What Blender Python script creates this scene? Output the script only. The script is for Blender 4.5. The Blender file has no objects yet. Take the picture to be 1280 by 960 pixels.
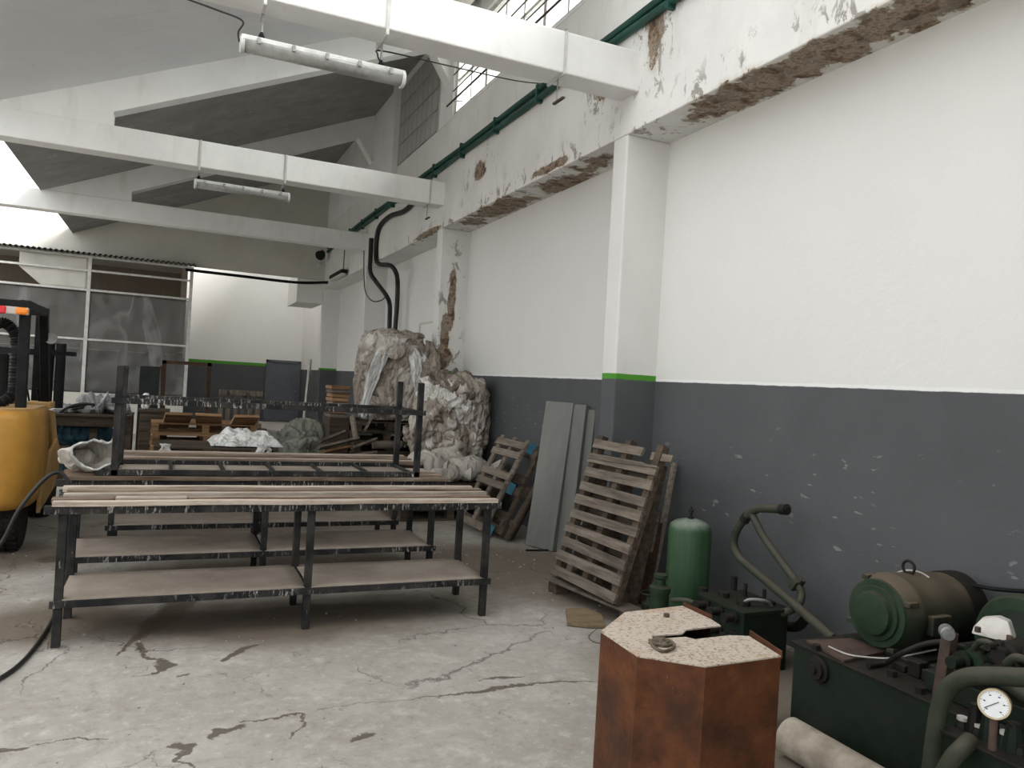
import bpy, bmesh, math, random
from mathutils import Vector, Matrix, noise
random.seed(7)
S = bpy.context.scene; C = S.collection; PI = math.pi
V = Vector
# ------------------------------------------------------------------ camera
FPX, YAW, PITCH, ROLL = 955.0, 0.4201, 0.0018, 0.0595
CAM = V((0, 0, 1.6))
_c, _s = math.cos(YAW), math.sin(YAW)
F_ = V((_s*math.cos(PITCH), _c*math.cos(PITCH), math.sin(PITCH)))
R0 = V((_c, -_s, 0)); U0 = R0.cross(F_)
R_ = R0*math.cos(ROLL)+U0*math.sin(ROLL); U_ = R_.cross(F_)
cd = bpy.data.cameras.new('camera'); cam = bpy.data.objects.new('camera', cd); C.objects.link(cam)
cd.sensor_width = 36; cd.lens = FPX/1280*36; cd.clip_start = .05; cd.clip_end = 300
cam.matrix_world = Matrix(((R_.x, U_.x, -F_.x, 0), (R_.y, U_.y, -F_.y, 0), (R_.z, U_.z, -F_.z, 1.6), (0, 0, 0, 1)))
S.camera = cam
# ------------------------------------------------------------------ world and exposure
w = bpy.data.worlds.new('World'); S.world = w; w.use_nodes = True
nt = w.node_tree; bg = nt.nodes['Background']
tc = nt.nodes.new('ShaderNodeTexCoord'); sp = nt.nodes.new('ShaderNodeSeparateXYZ'); rp = nt.nodes.new('ShaderNodeValToRGB')
nt.links.new(tc.outputs['Generated'], sp.inputs[0]); nt.links.new(sp.outputs[2], rp.inputs[0]); nt.links.new(rp.outputs[0], bg.inputs[0])
rp.color_ramp.elements[0].position = 0.0; rp.color_ramp.elements[0].color = (.22, .21, .2, 1)
rp.color_ramp.elements[1].position = .04; rp.color_ramp.elements[1].color = (.90, .93, .96, 1)
e = rp.color_ramp.elements.new(.9); e.color = (1.0, 1.0, 1.0, 1)
bg.inputs[1].default_value = 2.3
sd = bpy.data.lights.new('hazy_sun', 'SUN'); so = bpy.data.objects.new('hazy_sun', sd); C.objects.link(so)
sd.energy = 12.0; sd.angle = math.radians(40); sd.color = (1, .985, .96)      # sun behind thin cloud, from the right and behind
so.rotation_euler = V((-.72, .52, -.46)).to_track_quat('-Z', 'Y').to_euler(); so.location = (9, -6, 9)
S.view_settings.view_transform = 'Standard'; S.view_settings.look = 'None'
S.view_settings.gamma = 1; S.view_settings.use_curve_mapping = False
S.view_settings.exposure = 0.0

# ------------------------------------------------------------------ helpers
def at(px, py, **k):
    """world point seen at a pixel on the plane x=, y= or z= ..."""
    d = F_+R_*((px-640)/FPX)-U_*((py-480)/FPX)
    (a, v), = k.items(); i = 'xyz'.index(a)
    return CAM+d*((v-CAM[i])/d[i])

def world_of(o):
    m = o.matrix_basis.copy()
    while o.parent: o = o.parent; m = o.matrix_basis @ m
    return m

def tag(o, label, cat, group=None, kind=None):
    o['label'] = label; o['category'] = cat
    if group: o['group'] = group
    if kind: o['kind'] = kind
    return o

def thing(name, label, cat, loc=(0, 0, 0), rz=0, group=None, mat=None):
    o = bpy.data.objects.new(name, None); C.objects.link(o); o.empty_display_size = .1
    if mat is not None: o.matrix_basis = mat
    else: o.location = loc; o.rotation_euler = (0, 0, rz)
    return tag(o, label, cat, group)

def frame(o, u, v):
    """matrix whose x runs along u, y along v"""
    u = V(u).normalized(); n = u.cross(V(v)).normalized(); v = n.cross(u)
    m = Matrix((u, v, n)).transposed().to_4x4(); m.translation = V(o); return m

def catmull(pts, k=6, closed=False):
    pts = [V(p) for p in pts]; n = len(pts); out = []
    for i in range(n if closed else n-1):
        p = [pts[(i+j-1) % n] if closed else pts[min(max(i+j-1, 0), n-1)] for j in range(4)]
        for s in range(k):
            t = s/k
            out.append(.5*((2*p[1])+(p[2]-p[0])*t+(2*p[0]-5*p[1]+4*p[2]-p[3])*t*t+(3*p[1]-p[0]-3*p[2]+p[3])*t**3))
    if not closed: out.append(pts[-1])
    return out

class B:
    def __init__(s): s.b = bmesh.new()
    def box(s, a, b, m=None):
        """axis box between corners a and b (optionally transformed)"""
        a, b = V(a), V(b)
        vs = [s.b.verts.new((m or Matrix()) @ V((a.x if i & 1 else b.x, a.y if i & 2 else b.y, a.z if i & 4 else b.z))) for i in range(8)]
        for f in ((0, 1, 3, 2), (4, 6, 7, 5), (0, 4, 5, 1), (2, 3, 7, 6), (0, 2, 6, 4), (1, 5, 7, 3)):
            s.b.faces.new([vs[i] for i in f])
        return s
    def bar(s, p, q, w, h, up=(0, 0, 1)):
        p, q = V(p), V(q); d = (q-p); L = d.length; d.normalize()
        x = d.cross(V(up));
        if x.length < 1e-4: x = d.cross(V((1, 0, 0)))
        x.normalize(); z = x.cross(d)
        m = Matrix((x, d, z)).transposed().to_4x4(); m.translation = p
        return s.box((-w/2, 0, -h/2), (w/2, L, h/2), m)
    def cyl(s, p, q, r, r2=None, n=20, cap=True):
        return s.lathe(p, q, [(0, r), (1, r if r2 is None else r2)], n, cap, unit=True)
    def lathe(s, p, q, prof, n=24, cap=True, unit=False):
        """rings (distance along p->q, radius)"""
        p, q = V(p), V(q); d = q-p; L = d.length; d.normalize()
        x = d.orthogonal().normalized(); y = d.cross(x)
        rings = []
        for (t, r) in prof:
            c = p+d*(t*L if unit else t)
            rings.append([s.b.verts.new(c+(x*math.cos(2*PI*i/n)+y*math.sin(2*PI*i/n))*max(r, 1e-4)) for i in range(n)])
        for a, b2 in zip(rings, rings[1:]):
            for i in range(n): s.b.faces.new((a[i], a[(i+1) % n], b2[(i+1) % n], b2[i]))
        if cap:
            s.b.faces.new(rings[0][::-1]); s.b.faces.new(rings[-1])
        return s
    def tube(s, pts, r, n=10, smooth=6, closed=False, radii=None):
        P = catmull(pts, smooth, closed) if smooth else [V(p) for p in pts]
        N = len(P); rings = []; x = None
        for i, p in enumerate(P):
            t = (P[(i+1) % N]-P[i-1]) if closed else (P[min(i+1, N-1)]-P[max(i-1, 0)])
            t.normalize()
            x = t.orthogonal().normalized() if x is None else (x-t*x.dot(t)).normalized()
            y = t.cross(x); rr = r if radii is None else radii(i/(N-1))
            rings.append([s.b.verts.new(p+(x*math.cos(2*PI*k/n)+y*math.sin(2*PI*k/n))*rr) for k in range(n)])
        for i in range(N if closed else N-1):
            a, b2 = rings[i], rings[(i+1) % N]
            for k in range(n): s.b.faces.new((a[k], a[(k+1) % n], b2[(k+1) % n], b2[k]))
        if not closed: s.b.faces.new(rings[0][::-1]); s.b.faces.new(rings[-1])
        return s
    def prism(s, pts, vec):
        """closed outline extruded along vec"""
        vec = V(vec); a = [s.b.verts.new(V(p)) for p in pts]; b2 = [s.b.verts.new(V(p)+vec) for p in pts]
        n = len(a)
        s.b.faces.new(a); s.b.faces.new(b2[::-1])
        for i in range(n): s.b.faces.new((a[i], b2[i], b2[(i+1) % n], a[(i+1) % n]))
        return s
    def grid(s, fn, nu, nv, cu=False):
        g = [[s.b.verts.new(V(fn(i/(nu if cu else nu-1), j/(nv-1)))) for j in range(nv)] for i in range(nu)]
        for i in range(nu if cu else nu-1):
            for j in range(nv-1):
                s.b.faces.new((g[i][j], g[(i+1) % nu][j], g[(i+1) % nu][j+1], g[i][j+1]))
        return s
    def build(s, name, m, parent=None, smooth=False, bevel=0, world=True, solid=0, kind=None, autosmooth=True):
        if parent is not None and world:
            bmesh.ops.transform(s.b, matrix=world_of(parent).inverted(), verts=s.b.verts)
        bmesh.ops.recalc_face_normals(s.b, faces=s.b.faces)
        me = bpy.data.meshes.new(name); s.b.to_mesh(me); s.b.free()
        if m: me.materials.append(m)
        if smooth:
            me.polygons.foreach_set('use_smooth', [True]*len(me.polygons))
            if autosmooth: me.set_sharp_from_angle(angle=math.radians(42))
        o = bpy.data.objects.new(name, me); C.objects.link(o)
        if parent is not None: o.parent = parent
        if bevel:
            md = o.modifiers.new('bevel', 'BEVEL'); md.width = bevel; md.segments = 2; md.limit_method = 'ANGLE'; md.angle_limit = .7
        if solid:
            md = o.modifiers.new('solid', 'SOLIDIFY'); md.thickness = solid; md.offset = 0
        if kind: o['kind'] = kind
        return o

def copy_tree(o, parent=None):
    c = o.copy(); C.objects.link(c); c.parent = parent
    for ch in list(o.children): copy_tree(ch, c)
    return c

def struct(name, b, m, parent=None, **k):
    o = b.build(name, m, parent, **k)
    if parent is None: o['kind'] = 'structure'
    return o

# ------------------------------------------------------------------ materials
class NT:
    def __init__(s, name):
        s.m = bpy.data.materials.new(name); s.m.use_nodes = True; s.t = s.m.node_tree
        s.p = s.t.nodes['Principled BSDF']; s.L = s.t.links
    def n(s, kind, **k):
        x = s.t.nodes.new(kind)
        for a, b in k.items(): setattr(x, a, b)
        return x
    def put(s, inp, v):
        if isinstance(v, bpy.types.NodeSocket): s.L.new(v, inp)
        elif isinstance(v, (tuple, list)): inp.default_value = (*v, 1) if len(v) == 3 and inp.type == 'RGBA' else v
        else: inp.default_value = v
    def obj(s): return s.n('ShaderNodeTexCoord').outputs['Object']
    def pos(s): return s.n('ShaderNodeNewGeometry').outputs['Position']
    def normal(s): return s.n('ShaderNodeNewGeometry').outputs['Normal']
    def map(s, v, scale=(1, 1, 1), loc=(0, 0, 0)):
        x = s.n('ShaderNodeMapping'); s.put(x.inputs['Vector'], v); x.inputs['Scale'].default_value = scale; x.inputs['Location'].default_value = loc
        return x.outputs[0]
    def noise(s, v, scale=5, detail=5, rough=.55, dist=0, color=False):
        x = s.n('ShaderNodeTexNoise'); s.put(x.inputs['Vector'], v); x.inputs['Scale'].default_value = scale
        x.inputs['Detail'].default_value = detail; x.inputs['Roughness'].default_value = rough; x.inputs['Distortion'].default_value = dist
        return x.outputs['Color' if color else 'Fac']
    def vor(s, v, scale=5, feature='DISTANCE_TO_EDGE'):
        x = s.n('ShaderNodeTexVoronoi', feature=feature); s.put(x.inputs['Vector'], v); x.inputs['Scale'].default_value = scale
        return x.outputs['Distance']
    def math(s, op, a, b=0.0, clamp=False):
        x = s.n('ShaderNodeMath', operation=op, use_clamp=clamp); s.put(x.inputs[0], a); s.put(x.inputs[1], b); return x.outputs[0]
    def vm(s, op, a, b=(0, 0, 0)):
        x = s.n('ShaderNodeVectorMath', operation=op); s.put(x.inputs[0], a); s.put(x.inputs[1], b)
        return x.outputs['Value'] if op in ('LENGTH', 'DOT_PRODUCT') else x.outputs[0]
    def sep(s, v):
        x = s.n('ShaderNodeSeparateXYZ'); s.put(x.inputs[0], v); return x.outputs
    def rng(s, v, a, b, c=0.0, d=1.0):
        x = s.n('ShaderNodeMapRange'); s.put(x.inputs[0], v)
        for i, q in enumerate((a, b, c, d)): x.inputs[i+1].default_value = q
        return x.outputs[0]
    def ramp(s, f, stops):
        x = s.n('ShaderNodeValToRGB'); s.put(x.inputs[0], f); cr = x.color_ramp
        while len(cr.elements) < len(stops): cr.elements.new(.5)
        for e, (p, c) in zip(cr.elements, stops): e.position = p; e.color = (*c, 1)
        return x.outputs[0]
    def mix(s, f, a, b, mode='MIX'):
        x = s.n('ShaderNodeMix', data_type='RGBA', blend_type=mode); s.put(x.inputs[0], f); s.put(x.inputs[6], a); s.put(x.inputs[7], b)
        return x.outputs[2]
    def rand(s): return s.n('ShaderNodeObjectInfo').outputs['Random']
    def bump(s, h, strength=.3, dist=.02):
        x = s.n('ShaderNodeBump'); s.put(x.inputs['Height'], h); x.inputs['Strength'].default_value = strength; x.inputs['Distance'].default_value = dist
        s.L.new(x.outputs[0], s.p.inputs['Normal'])
    def done(s, col, rough=.7, metal=0.0, spec=.4):
        s.put(s.p.inputs['Base Color'], col); s.put(s.p.inputs['Roughness'], rough); s.put(s.p.inputs['Metallic'], metal)
        s.p.inputs['Specular IOR Level'].default_value = spec
        return s.m
    def blobs(s, pos, L, wob=.5, ns=3.0):
        t = s
        """soft union of ellipsoids, edge broken by noise; 0..1 mask"""
        acc = None; pos0 = pos
        pos = t.vm('ADD', pos, t.vm('MULTIPLY', t.vm('SUBTRACT', t.noise(pos, 5, 5, .65, color=True), (.5, .5, .5)), (wob*.42, wob*.42, wob*.2))) if ns > 4 else pos
        for (c, r) in L:
            d = s.vm('LENGTH', s.vm('DIVIDE', s.vm('SUBTRACT', pos, tuple(c)), tuple(r)))
            d = s.math('SUBTRACT', 1.0, d)
            acc = d if acc is None else s.math('MAXIMUM', acc, d)
        n = s.math('MULTIPLY', s.math('SUBTRACT', s.noise(pos0, ns, 6, .65), .5), wob*2)
        return s.math('ADD', acc, n)

def strokes(t, pos, lines):
    acc = None
    for ln in lines:
        for (a, ra), (b, rb) in zip(ln, ln[1:]):
            a, b = V(a), V(b); ab = b-a; pa = t.vm('SUBTRACT', pos, tuple(a))
            h = t.math('MULTIPLY', t.vm('DOT_PRODUCT', pa, tuple(ab/ab.length_squared)), 1.0, True)
            sc = t.n('ShaderNodeVectorMath', operation='SCALE'); sc.inputs[0].default_value = tuple(ab); t.put(sc.inputs['Scale'], h)
            d = t.vm('LENGTH', t.vm('SUBTRACT', pa, sc.outputs[0]))
            r = t.math('ADD', t.math('MULTIPLY', h, rb-ra), ra)
            v = t.math('SUBTRACT', 1.0, t.math('DIVIDE', d, r))
            acc = v if acc is None else t.math('MAXIMUM', acc, v)
    return acc

def simple(name, c1, c2=None, scale=6, rough=.7, metal=0.0, bump=0.2, bs=40, spec=.4, stretch=(1, 1, 1), bd=.004):
    t = NT(name); v = t.map(t.obj(), stretch)
    col = t.ramp(t.noise(v, scale, 6, .65), [(.35, c1), (.65, c2 or c1)])
    if bump: t.bump(t.noise(v, bs, 4, .6), bump, bd)
    return t.done(col, rough, metal, spec)

WHITE = (.74, .735, .71); GREYP = (.080, .083, .087)
def wall_mat(name, white=WHITE, stripe=False, split=True, peel=None, dirt=.25, lineat=1.706, streak=True, sw=.045):
    t = NT(name); P = t.pos(); z = t.sep(P)[2]
    n1 = t.noise(P, 1.3, 6, .6); n2 = t.noise(t.map(P, (1, 1, .25)), 5, 5, .6)
    w_ = t.mix(t.rng(n1, .4, .75, 0, dirt), white, tuple(q*.72 for q in white))
    w_ = t.mix(t.rng(n2, .55, .75, 0, dirt*.6), w_, (.56, .52, .44))
    if split:
        g = t.mix(t.rng(n1, .3, .7), GREYP, tuple(q*1.22 for q in GREYP))
        if streak:   # pale scuffs left in the grey paint
            sc = t.noise(t.map(P, (1, 3.2, 9)), 2.4, 3, .5); sc2 = t.noise(P, 1.1, 2, .5)
            m = t.math('MULTIPLY', t.rng(sc, .665, .70), t.rng(sc2, .44, .54))
            zz = t.math('MULTIPLY', t.rng(z, .5, .7), t.rng(z, 1.5, 1.3))
            g = t.mix(t.math('MULTIPLY', t.math('MULTIPLY', m, zz), .38), g, (.40, .40, .40))
        edge = t.math('ADD', z, t.math('MULTIPLY', t.math('SUBTRACT', t.noise(P, 9, 3), .5), .012))
        if stripe:
            w_ = t.mix(t.rng(edge, lineat+sw, lineat+sw+.004), (.075, .28, .03), w_)
        else:
            w_ = t.mix(t.rng(edge, lineat+.02, lineat+.024), (.80, .80, .79), w_)
        col = t.mix(t.rng(edge, lineat-.002, lineat+.002), g, w_)
    else: col = w_
    h = t.noise(P, 18, 6, .6)
    if peel:
        m = t.blobs(P, peel, .75, 3.2)
        pm = t.rng(m, .30, .36)
        brown = t.ramp(t.noise(P, 9, 6, .7), [(.36, (.075, .05, .035)), (.46, (.20, .135, .09)), (.54, (.34, .28, .22)), (.62, (.16, .12, .09)), (.70, (.50, .47, .42))])
        lim = t.rng(m, .12, .34, 0, .45)
        col = t.mix(lim, col, (.50, .42, .30)); col = t.mix(pm, col, brown)
        # flaking paint around the bare patches
        fl = t.math('MULTIPLY', t.rng(t.noise(t.map(P, (1, 1, .55)), 7, 7, .72, .6), .555, .585), t.rng(m, -1.6, -.2))
        col = t.mix(t.math('MULTIPLY', fl, .75), col, (.20, .17, .14))
        h = t.math('ADD', h, t.math('ADD', t.math('MULTIPLY', pm, -1.6), t.math('MULTIPLY', fl, -1.0)))
    t.bump(h, .22, .015)
    return t.done(col, .78, 0, .25)

# ------------------------------------------------------------------ setting dimensions
XW, XF, ZB = 3.80, 3.374, 3.758            # wall plane, beam/upper wall plane, underside of the wall beam
XV, ZV, ZR = -2.144, 4.377, 6.727          # low edge of roof slabs, high edge
LINES = [.60, 5.30, 10.27, 14.87, 19.42]   # frames
peel = [((XF+.2, 4.3, ZB-.045), (.35, .9, .14)), ((XF+.2, 3.4, ZB-.045), (.35, 1.1, .14)), ((XF+.2, 2.6, ZB-.045), (.35, .9, .12)),
        ((XF+.3, 7.2, ZB-.045), (.30, .9, .14)), ((XF+.2, 8.6, ZB-.045), (.35, 1.2, .14)), ((XF+.2, 9.6, ZB-.045), (.3, .7, .1)), ((XF+.2, 6.4, ZB-.045), (.25, .6, .12)),
        ((XF, 8.9, 4.25), (.2, .28, .16)), ((XF, 5.95, 4.28), (.2, .18, .16)), ((XF, 5.15, 4.55), (.2, .16, .42)),
        ((XF, 6.9, 3.82), (.1, .5, .07)), ((XF, 11.0, 3.79), (.1, .9, .06))]
M = {}
M['wall'] = wall_mat('painted_plaster_wall', dirt=.10)
M['column'] = wall_mat('painted_concrete_column', stripe=True, dirt=.25, streak=False,
                       peel=[((XF+.12, 10.25, 2.2), (.09, .3, .55)), ((XF+.2, 10.25, 2.75), (.08, .3, .6)), ((XF+.1, 10.25, 1.9), (.2, .3, .25))])
M['far_wall'] = wall_mat('nook_wall_paint', white=(.80, .80, .77), stripe=True, lineat=1.735, sw=.09, dirt=.15, streak=False)
M['beam'] = wall_mat('flaking_white_paint', white=(.78, .775, .75), split=False, peel=peel, dirt=.5)
M['white'] = wall_mat('white_limewash', white=(.86, .86, .845), split=False, dirt=.45)
M['end_wall'] = wall_mat('old_cream_plaster', white=(.62, .60, .54), split=False, dirt=.5)
# roof slabs: board-marked grey concrete
t = NT('board_marked_concrete'); P = t.pos()
bm_ = t.noise(t.map(P, (.6, 9, .6)), 2.2, 3, .5); wv = t.n('ShaderNodeTexWave'); t.put(wv.inputs[0], t.map(P, (0, 1, 0))); wv.inputs['Scale'].default_value = 1.7
wv.inputs['Distortion'].default_value = .6; wv.inputs['Detail'].default_value = 2
ln = t.rng(wv.outputs['Fac'], .0, .05, 0, 1)
col = t.ramp(t.noise(P, 2.2, 7, .65), [(.3, (.25, .25, .24)), (.7, (.36, .36, .35))])
fl = t.rng(t.noise(P, 3.5, 8, .75, .5), .62, .66); col = t.mix(t.math('MULTIPLY', fl, .5), col, (.72, .72, .70))
dk = t.rng(t.noise(t.map(P, (1, 1, 1), (3, 7, 1)), 2.8, 6, .7), .68, .72); col = t.mix(t.math('MULTIPLY', dk, .6), col, (.12, .11, .10))
t.bump(t.math('ADD', t.math('MULTIPLY', ln, .6), t.math('ADD', bm_, t.math('MULTIPLY', fl, .8))), .5, .02)
M['slab'] = t.done(col, .85, 0, .2)
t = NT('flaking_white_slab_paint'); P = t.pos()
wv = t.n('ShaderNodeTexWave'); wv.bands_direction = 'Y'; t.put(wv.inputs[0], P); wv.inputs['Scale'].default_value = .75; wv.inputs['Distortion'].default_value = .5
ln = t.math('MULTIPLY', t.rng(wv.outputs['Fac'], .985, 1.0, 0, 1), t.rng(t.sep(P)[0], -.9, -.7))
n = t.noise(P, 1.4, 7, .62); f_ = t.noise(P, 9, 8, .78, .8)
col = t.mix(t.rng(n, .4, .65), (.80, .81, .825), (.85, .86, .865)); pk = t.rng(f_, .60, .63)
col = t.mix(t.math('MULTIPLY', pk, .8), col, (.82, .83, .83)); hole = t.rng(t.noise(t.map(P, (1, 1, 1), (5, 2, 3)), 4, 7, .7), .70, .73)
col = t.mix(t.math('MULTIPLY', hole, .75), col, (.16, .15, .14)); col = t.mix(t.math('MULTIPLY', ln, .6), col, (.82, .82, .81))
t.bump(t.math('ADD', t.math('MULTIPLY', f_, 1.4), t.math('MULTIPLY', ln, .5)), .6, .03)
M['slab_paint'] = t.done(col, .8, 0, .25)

# floor
def P0(px, py): return at(px, py, z=0)
t = NT('worn_concrete_floor'); P = t.pos()
a = t.noise(P, .55, 8, .62); b = t.noise(P, 2.6, 8, .68, .4); c_ = t.noise(P, 14, 6, .7); d_ = t.noise(P, 60, 4, .6)
col = t.ramp(a, [(.3, (.30, .275, .24)), (.5, (.40, .38, .345)), (.7, (.47, .455, .42))])
col = t.mix(t.rng(b, .40, .62, 0, .6), col, (.235, .21, .175)); col = t.mix(t.rng(b, .52, .68, 0, .6), col, (.56, .55, .515))
col = t.mix(t.rng(c_, .55, .75, 0, .55), col, (.62, .61, .58)); col = t.mix(t.rng(c_, .45, .30, 0, .55), col, (.19, .165, .135))
col = t.mix(t.rng(d_, .35, .25, 0, .5), col, (.12, .11, .10)); col = t.mix(t.rng(d_, .66, .76, 0, .6), col, (.72, .71, .69))
wrp = t.vm('ADD', P, t.vm('MULTIPLY', t.noise(P, 1.6, 6, .6, color=True), (.9, .9, 0)))
ck = t.rng(t.vor(wrp, .55), .0, .006, 1, 0); ck = t.math('MULTIPLY', ck, t.rng(t.noise(P, .8, 3, .6), .46, .54))
ck2 = t.rng(t.vor(wrp, 1.7), .0, .008, 1, 0); ck2 = t.math('MULTIPLY', ck2, t.rng(t.noise(P, 1.4, 3, .6), .54, .60))
ck = t.math('MAXIMUM', ck, t.math('MULTIPLY', ck2, .8))
WP = t.vm('ADD', P, t.vm('MULTIPLY', t.vm('SUBTRACT', t.noise(P, 6, 6, .7, color=True), (.5, .5, .5)), (.16, .16, 0)))
def SL(*q): return [(P0(x, y), r) for x, y, r in q]
st = strokes(t, WP, [SL((232, 748, .14), (210, 768, .11), (186, 786, .07), (167, 802, .03), (146, 819, .008)), SL((176, 806, .03), (180, 821, .012), (197, 824, .02), (207, 831, .05), (203, 838, .03), (188, 844, .01), (164, 846, .004)),
    SL((205, 752, .05), (150, 752, .03)), SL((326, 806, .012), (302, 812, .04), (282, 826, .02)), SL((224, 846, .015), (234, 843, .015)), SL((262, 921, .03), (275, 913, .04), (302, 909, .02)), SL((303, 903, .008), (377, 893, .012), (381, 905, .008), (366, 921, .006)),
    SL((217, 932, .03), (238, 932, .03), (224, 948, .012), (246, 958, .006)), SL((0, 938, .03), (27, 936, .02)), SL((35, 932, .005), (89, 925, .008), (132, 925, .008)), SL((400, 886, .004), (500, 876, .005), (582, 866, .012), (606, 865, .03), (641, 858, .03), (671, 855, .012), (710, 852, .014), (748, 852, .004)),
    SL((600, 850, .004), (630, 848, .03), (655, 845, .006)), SL((440, 925, .02), (455, 918, .03), (470, 915, .01)), SL((60, 700, .14), (110, 690, .10)), SL((660, 640, .1), (700, 680, .08))])
st = t.math('ADD', st, t.math('MULTIPLY', t.math('SUBTRACT', t.noise(P, 22, 5, .7), .5), .5))
col = t.mix(t.rng(st, .10, .40, 0, .82), col, (.075, .055, .038))
br = t.blobs(P, [((.8, 5.1, 0), (1.5, .6, 1)), ((1.2, 6.4, 0), (1.7, .6, 1)), ((2.6, 6.2, 0), (.9, 1.3, 1)), ((-.6, 5.3, 0), (.8, .5, 1)), ((3.2, 5.5, 0), (.7, 2.2, 1)), ((3.2, 3.4, 0), (.9, 1.6, 1)), ((2.7, 2.4, 0), (.6, 1.2, 1)), ((1.0, 8.8, 0), (2.6, 1.6, 1)), ((-1.2, 7.2, 0), (.8, .7, 1))], .5, 1.2)
col = t.mix(t.rng(br, -.1, .5, 0, .85), col, (.12, .092, .065))
col = t.mix(t.math('MULTIPLY', ck, .6), col, (.06, .045, .035))
t.bump(t.math('ADD', t.math('ADD', b, t.math('MULTIPLY', c_, .4)), t.math('MULTIPLY', ck, -1.5)), .4, .02)
M['floor'] = t.done(col, t.rng(st, .1, .5, .82, .5), 0, .3)

# wood
def wood(name, c1, c2, c3=None, ax=0):
    t = NT(name); s_ = [14, 14, 14]; s_[ax] = 1.2
    v = t.vm('ADD', t.obj(), t.vm('MULTIPLY', t.rand(), (7, 3, 5)))
    x = t.n('ShaderNodeCombineXYZ'); r = t.rand(); [t.L.new(r, x.inputs[i]) for i in range(3)]
    v = t.vm('ADD', t.obj(), t.vm('MULTIPLY', x.outputs[0], (17, 31, 23)))
    g = t.noise(t.map(v, tuple(s_)), 1.6, 7, .7, .4)
    col = t.ramp(g, [(.28, c1), (.52, c2), (.78, c3 or tuple(min(1, q*1.3) for q in c2))])
    col = t.mix(1.0, col, t.ramp(r, [(0, (.72, .70, .68)), (1, (1.15, 1.1, 1.05))]), 'MULTIPLY')
    col = t.mix(t.rng(t.noise(v, 2.2, 5, .6), .52, .75, 0, .5), col, tuple(q*.35 for q in c1))
    t.bump(g, .5, .006)
    return t.done(col, .85, 0, .2)
M['pallet'] = wood('weathered_pallet_wood', (.07, .058, .047), (.185, .16, .135), (.30, .27, .235))
M['pallet_dark'] = wood('dark_old_wood', (.03, .024, .019), (.085, .066, .05), (.16, .13, .10))
M['pallet_warm'] = wood('fresh_orange_wood', (.13, .075, .038), (.30, .18, .10), (.42, .29, .18))
M['slat'] = wood('paint_crusted_slat', (.09, .06, .042), (.25, .19, .145), (.48, .44, .39))
M['slat_white'] = wood('whitened_slat', (.20, .15, .12), (.45, .40, .35), (.66, .63, .59))
M['offcut'] = wood('tan_board_offcut', (.13, .10, .06), (.24, .185, .115))
M['timber'] = wood('brown_red_timber', (.03, .018, .013), (.075, .045, .032))

# black steel with white drips
def spattered(name, base=(.014, .015, .016), amt=.57):
    t = NT(name); P = t.pos()
    n = t.noise(t.map(P, (34, 34, 7)), 1.5, 6, .8); n2 = t.noise(P, 3.0, 4, .6)
    col = t.mix(t.rng(t.noise(P, 7, 5, .6), .4, .7), base, (.05, .046, .042))
    col = t.mix(t.math('MULTIPLY', t.rng(n, amt, amt+.05), t.rng(n2, .42, .56)), col, (.40, .38, .35))
    t.bump(n, .3, .004)
    return t.done(col, .72, 0, .15)
M['rail'] = spattered('spattered_black_steel_rail', amt=.55); M['leg'] = spattered('black_steel_leg', amt=.63)
t = NT('dusty_shelf_board'); P = t.obj()
col = t.ramp(t.noise(P, 2.5, 7, .6), [(.3, (.20, .165, .135)), (.7, (.33, .285, .24))]); col = t.mix(t.rng(t.noise(P, 30, 4), .62, .75, 0, .4), col, (.5, .46, .42))
t.bump(t.noise(P, 25, 5), .2, .004); M['shelf'] = t.done(col, .9, 0, .2)

# crumpled plastic film / sacks
def film(name, c1, c2, c3, rough=.38, spec=.5, sc=4, bstr=.9):
    t = NT(name); P = t.obj()
    n = t.noise(t.map(P, (1, 1, .6)), sc*.6, 7, .62, 1.6)
    col = t.ramp(n, [(.3, c1), (.5, c2), (.68, c3)])
    W = t.map(P, (1, 1, .6))
    def ridge(sc_, d_): return t.math('SUBTRACT', .5, t.math('ABSOLUTE', t.math('SUBTRACT', t.noise(W, sc_, 2, .5, d_), .5)))
    h = t.math('ADD', t.math('MULTIPLY', ridge(3.2, 1.0), 5.0), t.math('MULTIPLY', ridge(8.5, .8), 2.8))
    t.bump(h, bstr, .03)
    return t.done(col, rough, 0, spec)
M['film'] = film('dirty_shaded_wrap', (.10, .07, .05), (.34, .29, .24), (.62, .59, .54))  # dark brown stop holds stains and fold shadows painted into the colour
M['film2'] = film('white_brown_wrap', (.12, .075, .05), (.44, .39, .33), (.78, .76, .71))  # brown here also paints in the shadows between the folds
M['sheet2'] = film('crinkled_white_film', (.46, .42, .37), (.76, .74, .70), (.86, .85, .82), .3)
M['film_dark'] = film('brown_stained_film', (.055, .035, .025), (.17, .13, .10), (.38, .34, .29))
M['grey_film'] = film('grey_film_scraps', (.12, .12, .12), (.28, .28, .28), (.50, .50, .49))
M['sheet'] = film('white_plastic_sheet', (.50, .50, .49), (.72, .72, .70), (.82, .82, .80))
M['sack'] = film('woven_sack_cloth', (.33, .30, .26), (.46, .43, .38), (.56, .53, .48), .8, .2, 3, .5)
M['tarp'] = film('grey_green_tarp', (.10, .10, .085), (.20, .20, .17), (.30, .30, .27), .8, .2, 3, .6)
M['blue'] = film('dark_blue_tarp', (.02, .05, .07), (.03, .09, .13), (.07, .17, .23), .6, .3)
M['rag'] = simple('oily_rag', (.08, .065, .045), (.17, .14, .10), 12, .9, bump=.8, bs=30)

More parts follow.
